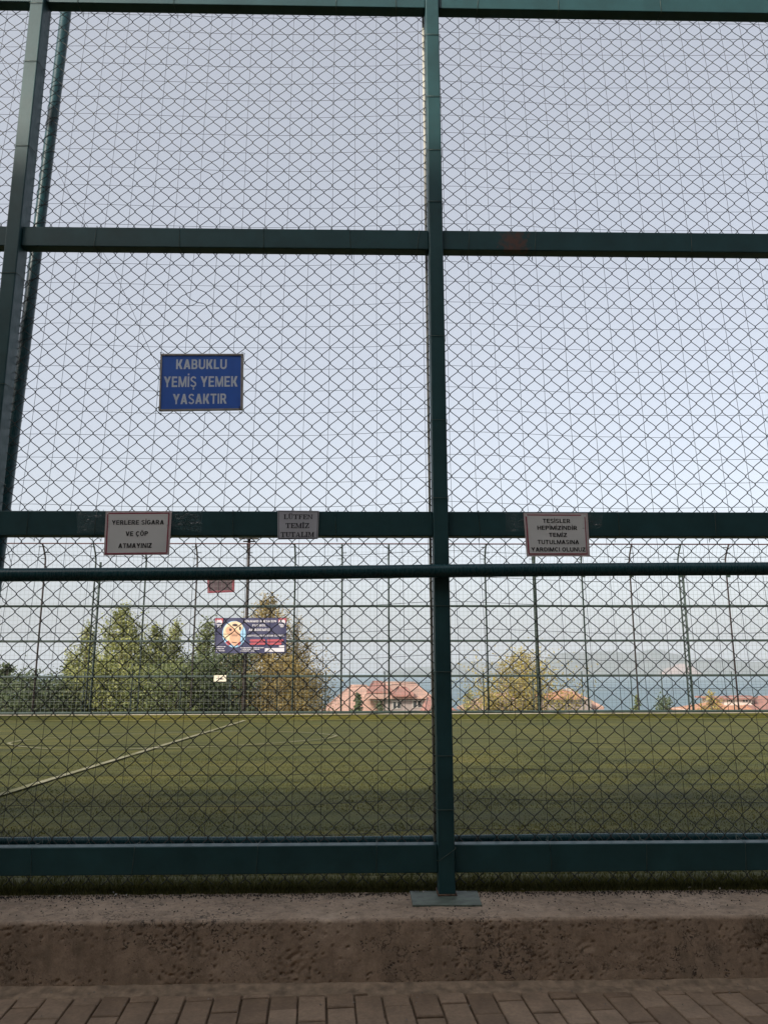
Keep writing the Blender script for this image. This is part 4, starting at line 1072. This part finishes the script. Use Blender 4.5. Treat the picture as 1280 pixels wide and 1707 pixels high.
T(294, 1032, 28, 66, L_light, 'poplar', 4500, 'narrow pale green poplar left of the dark tree by the banner', 'poplar_tree', group=G, seed=7, bark=M_twig)
T(350, 1030, 27, 100, L_mid, 'poplar', 5500, 'darker green poplar partly behind the banner\'s left end', 'poplar_tree', group=G, seed=8)
T(380, 1082, 24, 120, L_dark, 'round', 7000, 'dark green bushy tree below the banner behind the cream plate', 'bushy_tree', group=G, seed=9)
T(285, 1110, 23.5, 150, L_mid, 'round', 8000, 'mid green bushy tree low between the poplars and the banner', 'bushy_tree', group=G, seed=10)
T(190, 1105, 23.5, 130, L_light, 'round', 6500, 'pale green bush at the foot of the tallest poplar', 'bushy_tree', group=G, seed=11)
T(125, 1135, 23.5, 80, L_mid, 'round', 3000, 'grey green bush between the dark trees and the poplars', 'bushy_tree', group=G, seed=12)
T(449, 990, 25, 135, L_tan, 'poplar', 13000, 'tall tan tree with fresh buds behind the banner', 'budding_tree', group=G, seed=13, bark=M_twig, leaf=.062)
T(497, 1030, 26, 90, L_tan, 'sparse', 2600, 'half bare tan tree right of the banner', 'budding_tree', group=G, seed=14, bark=M_twig, leaf=.055)
T(470, 1100, 23.5, 120, L_tan, 'round', 7500, 'low tan green bush at the foot of the tall tan tree', 'bushy_tree', group=G, seed=15, leaf=.06)
T(596, 1152, 55, 36, L_dark, 'conifer', 1600, 'small dark conifer before the large pink roof', 'conifer_tree', group=G, seed=16, leaf=.16)
T(634, 1170, 50, 26, L_dark, 'shrub', 500, 'small dark shrub left of the grey walled house', 'shrub', group=G, seed=17, leaf=.12)
T(780, 1150, 45, 34, L_light, 'sparse', 700, 'thin pale green tree just right of the near centre post', 'young_tree', group=G, seed=18, leaf=.10)
T(868, 1084, 25, 150, L_yel, 'poplar', 5200, 'broad yellow green budding tree right of the near centre post', 'budding_tree', group=G, seed=19, bark=M_twig, leaf=.066)
T(846, 1130, 24, 90, L_yel, 'round', 2600, 'low yellow green bush at the foot of the budding tree', 'bushy_tree', group=G, seed=20, bark=M_twig, leaf=.06)
T(1060, 1156, 40, 30, L_mid, 'conifer', 380, 'thin sparse conifer before the sea right of centre', 'conifer_tree', group=G, seed=23, leaf=.12)
T(1108, 1162, 42, 46, L_dark, 'shrub', 900, 'dark shrub left of the right hand lattice post', 'shrub', group=G, seed=24, leaf=.12)
T(1183, 1152, 45, 46, L_yel, 'sparse', 700, 'thin yellow tree before the white topped house', 'young_tree', group=G, seed=25, leaf=.12)
T(725, 1175, 44, 30, L_mid, 'shrub', 400, 'small green shrub behind the near centre post', 'shrub', group=G, seed=26, leaf=.1)

# ================================================================== HOUSES
def mat_roof(name, c):
    m, nt, bs = newmat(name)
    wv = nt.nodes.new('ShaderNodeTexWave'); wv.inputs['Scale'].default_value = 1.6; wv.inputs['Distortion'].default_value = 0.6; wv.bands_direction = 'X'
    nt.links.new(coords(nt), wv.inputs['Vector'])
    n = noiseN(nt, coords(nt), 1.2, 5, .7)
    col = ramp(nt, n, [(0.3, tuple(x*.8 for x in c)), (0.7, tuple(min(1, x*1.2) for x in c))])
    col = mixc(nt, 0.3, col, ramp(nt, wv.outputs[1], [(0.0, .6), (1, 1.1)]), 'MULTIPLY')
    nt.links.new(col, bs.inputs['Base Color']); bs.inputs['Roughness'].default_value = .9
    bump(nt, bs, wv.outputs[1], .5, .05); return m
R_pink = mat_roof('pink_tiles', (0.37, 0.23, 0.18)); R_red = mat_roof('red_tiles', (0.28, 0.14, 0.115)); R_or = mat_roof('orange_tiles', (0.40, 0.20, 0.12))
M_gw = mat_simple('grey_render', (0.24, 0.20, 0.185), .9, .15, .8); M_ww = mat_simple('cream_render', (0.52, 0.45, 0.40), .9, .08, .8)
M_glass = mat_simple('house_glass', (0.04, 0.045, 0.05), .15); M_frame = mat_simple('white_frame', (0.36, 0.33, 0.30), .6)
def house(name, label, Y, parts):
    """parts: list of ('body',x0,x1,ytop,ybot,dep,mat) ('hip',x0,x1,rx0,rx1,yeave,yridge,dep,mat) ('win',x0,x1,y0,y1) ('chim',x,y0,y1)"""
    root = empty(name, (atY(parts[0][1], 1187, Y).x, Y, land_z(0, Y))); tag(root, label, 'house')
    for p in parts:
        mb = MB()
        if p[0] == 'body':
            _, x0, x1, yt, yb, dy, dep, mt = p; a = atY(x0, yt, Y+dy); b = atY(x1, yt, Y+dy)
            mb.box(a.x, b.x, Y+dy, Y+dy+dep, land_z(0, Y)-1, a.z); mb.build('wall', mt, root)
        elif p[0] == 'hip':
            _, x0, x1, r0, r1, ye, yr, dy, dep, mt = p
            a = atY(x0, ye, Y+dy); b = atY(x1, ye, Y+dy); c = atY(r0, yr, Y+dy+dep/2); d = atY(r1, yr, Y+dy+dep/2); zb = a.z-.18
            v = [a, b, Vector((b.x, Y+dy+dep, a.z)), Vector((a.x, Y+dy+dep, a.z)), c, d]
            v += [Vector((q.x, q.y, zb)) for q in v[:4]]
            v[1].z = v[0].z
            mb.add(v, [(0, 1, 5, 4), (1, 2, 5), (2, 3, 4, 5), (3, 0, 4), (6, 7, 1, 0), (7, 8, 2, 1), (8, 9, 3, 2), (9, 6, 0, 3), (9, 8, 7, 6)])
            rf = mb.build('roof', mt, root)
            m2 = MB()
            for q0, q1 in ((v[4], v[5]), (v[0], v[4]), (v[1], v[5])): m2.tube([q0, q1], .09, 6)
            m2.build('ridge_tiles', mt, rf)
        elif p[0] == 'win':
            _, x0, x1, y0, y1, dy = p; a = atY(x0, y0, Y+dy); b = atY(x1, y1, Y+dy)
            mb.box(a.x, b.x, Y+dy-.06, Y+dy-.002, b.z, a.z); f = mb.build('window', M_frame, root)
            m2 = MB(); w_ = (b.x-a.x)
            for q in (0, 1): m2.box(a.x+.07+q*w_/2, a.x+w_/2*(q+1)-.05, Y+dy-.075, Y+dy-.062, b.z+.07, a.z-.07)
            m2.build('pane', M_glass, f)
        elif p[0] == 'chim':
            _, x, y0, y1, dy = p; a = atY(x, y0, Y+dy); mb.box(a.x-.25, a.x+.25, Y+dy, Y+dy+.5, atY(x, y1, Y+dy).z-.3, a.z); mb.build('chimney', M_ww, root)
    return root
house('house', 'house with a large plain pink hipped roof left of the near centre post', 82, [
    ('body', 545, 640, 1186, 1200, 1, 9, M_gw), ('hip', 528, 668, 585, 610, 1192, 1142.5, 0, 11, R_pink)])
house('house', 'grey walled house with dormered red roof and two windows beside the centre post', 74, [
    ('body', 640, 713, 1162, 1200, 0.6, 9, M_gw), ('hip', 606, 720, 626, 690, 1162, 1137.5, 0, 12, R_pink),
    ('hip', 612, 655, 622, 634, 1152, 1136, 1.2, 6, R_red), ('hip', 652, 690, 664, 676, 1158, 1146, -.3, 4, R_red),
    ('body', 617, 650, 1151, 1165, 1.5, 5, R_pink),
    ('win', 654, 668, 1169, 1182, 0.6), ('win', 687, 703, 1167, 1180, 0.6), ('chim', 684, 1142, 1150, 5), ('chim', 648, 1140, 1148, 5)])
house('house', 'low pink roofed annex at the right side of the grey walled house', 70, [
    ('body', 712, 750, 1184, 1200, 0.5, 6, M_gw), ('hip', 706, 765, 712, 722, 1188, 1163, 0, 7, R_red)])
house('house', 'pink roofed house hidden behind the yellow green budding tree', 78, [
    ('body', 792, 885, 1182, 1200, .5, 8, M_ww), ('hip', 780, 905, 815, 870, 1186, 1156, 0, 10, R_pink)])
house('house', 'small hip roofed house with grey wall right of the yellow green tree', 76, [
    ('body', 912, 985, 1166, 1200, .6, 8, M_gw), ('hip', 905, 1006, 936, 950, 1180, 1150, 1.5, 10, R_pink), ('hip', 908, 968, 930, 944, 1163, 1152, 0, 6, R_or),
    ('win', 924, 932, 1170, 1181, .6), ('win', 939, 949, 1170, 1181, .6), ('chim', 948, 1147, 1153, 4)])
house('house', 'white topped house with red roofs near the right edge', 86, [
    ('body', 1160, 1290, 1185, 1200, .5, 8, M_ww), ('hip', 1148, 1262, 1190, 1230, 1190, 1169, 0, 9, R_or), ('body', 1206, 1252, 1163, 1180, 3, 6, M_ww),
    ('hip', 1200, 1256, 1214, 1250, 1163.5, 1160.5, 2.6, 7, R_red), ('hip', 1236, 1330, 1262, 1310, 1184, 1161, 1.4, 9, R_red),
    ('win', 1212, 1220, 1165, 1170, 3), ('win', 1236, 1246, 1165, 1171, 3)])

# ================================================================== HAZE
hz = MB(); hz.box(-14800, 14800, -120, 14800, SEA-8, 420)
m = bpy.data.materials.new('haze_air'); m.use_nodes = True; nt = m.node_tree; nt.nodes.clear()
out = nt.nodes.new('ShaderNodeOutputMaterial'); vol = nt.nodes.new('ShaderNodeVolumePrincipled')
vol.inputs['Color'].default_value = (0.88, 0.94, 1.0, 1); vol.inputs['Density'].default_value = 4.6e-5; vol.inputs['Anisotropy'].default_value = 0.0
nt.links.new(vol.outputs[0], out.inputs['Volume'])
tag(hz.build('haze', m), kind='stuff')
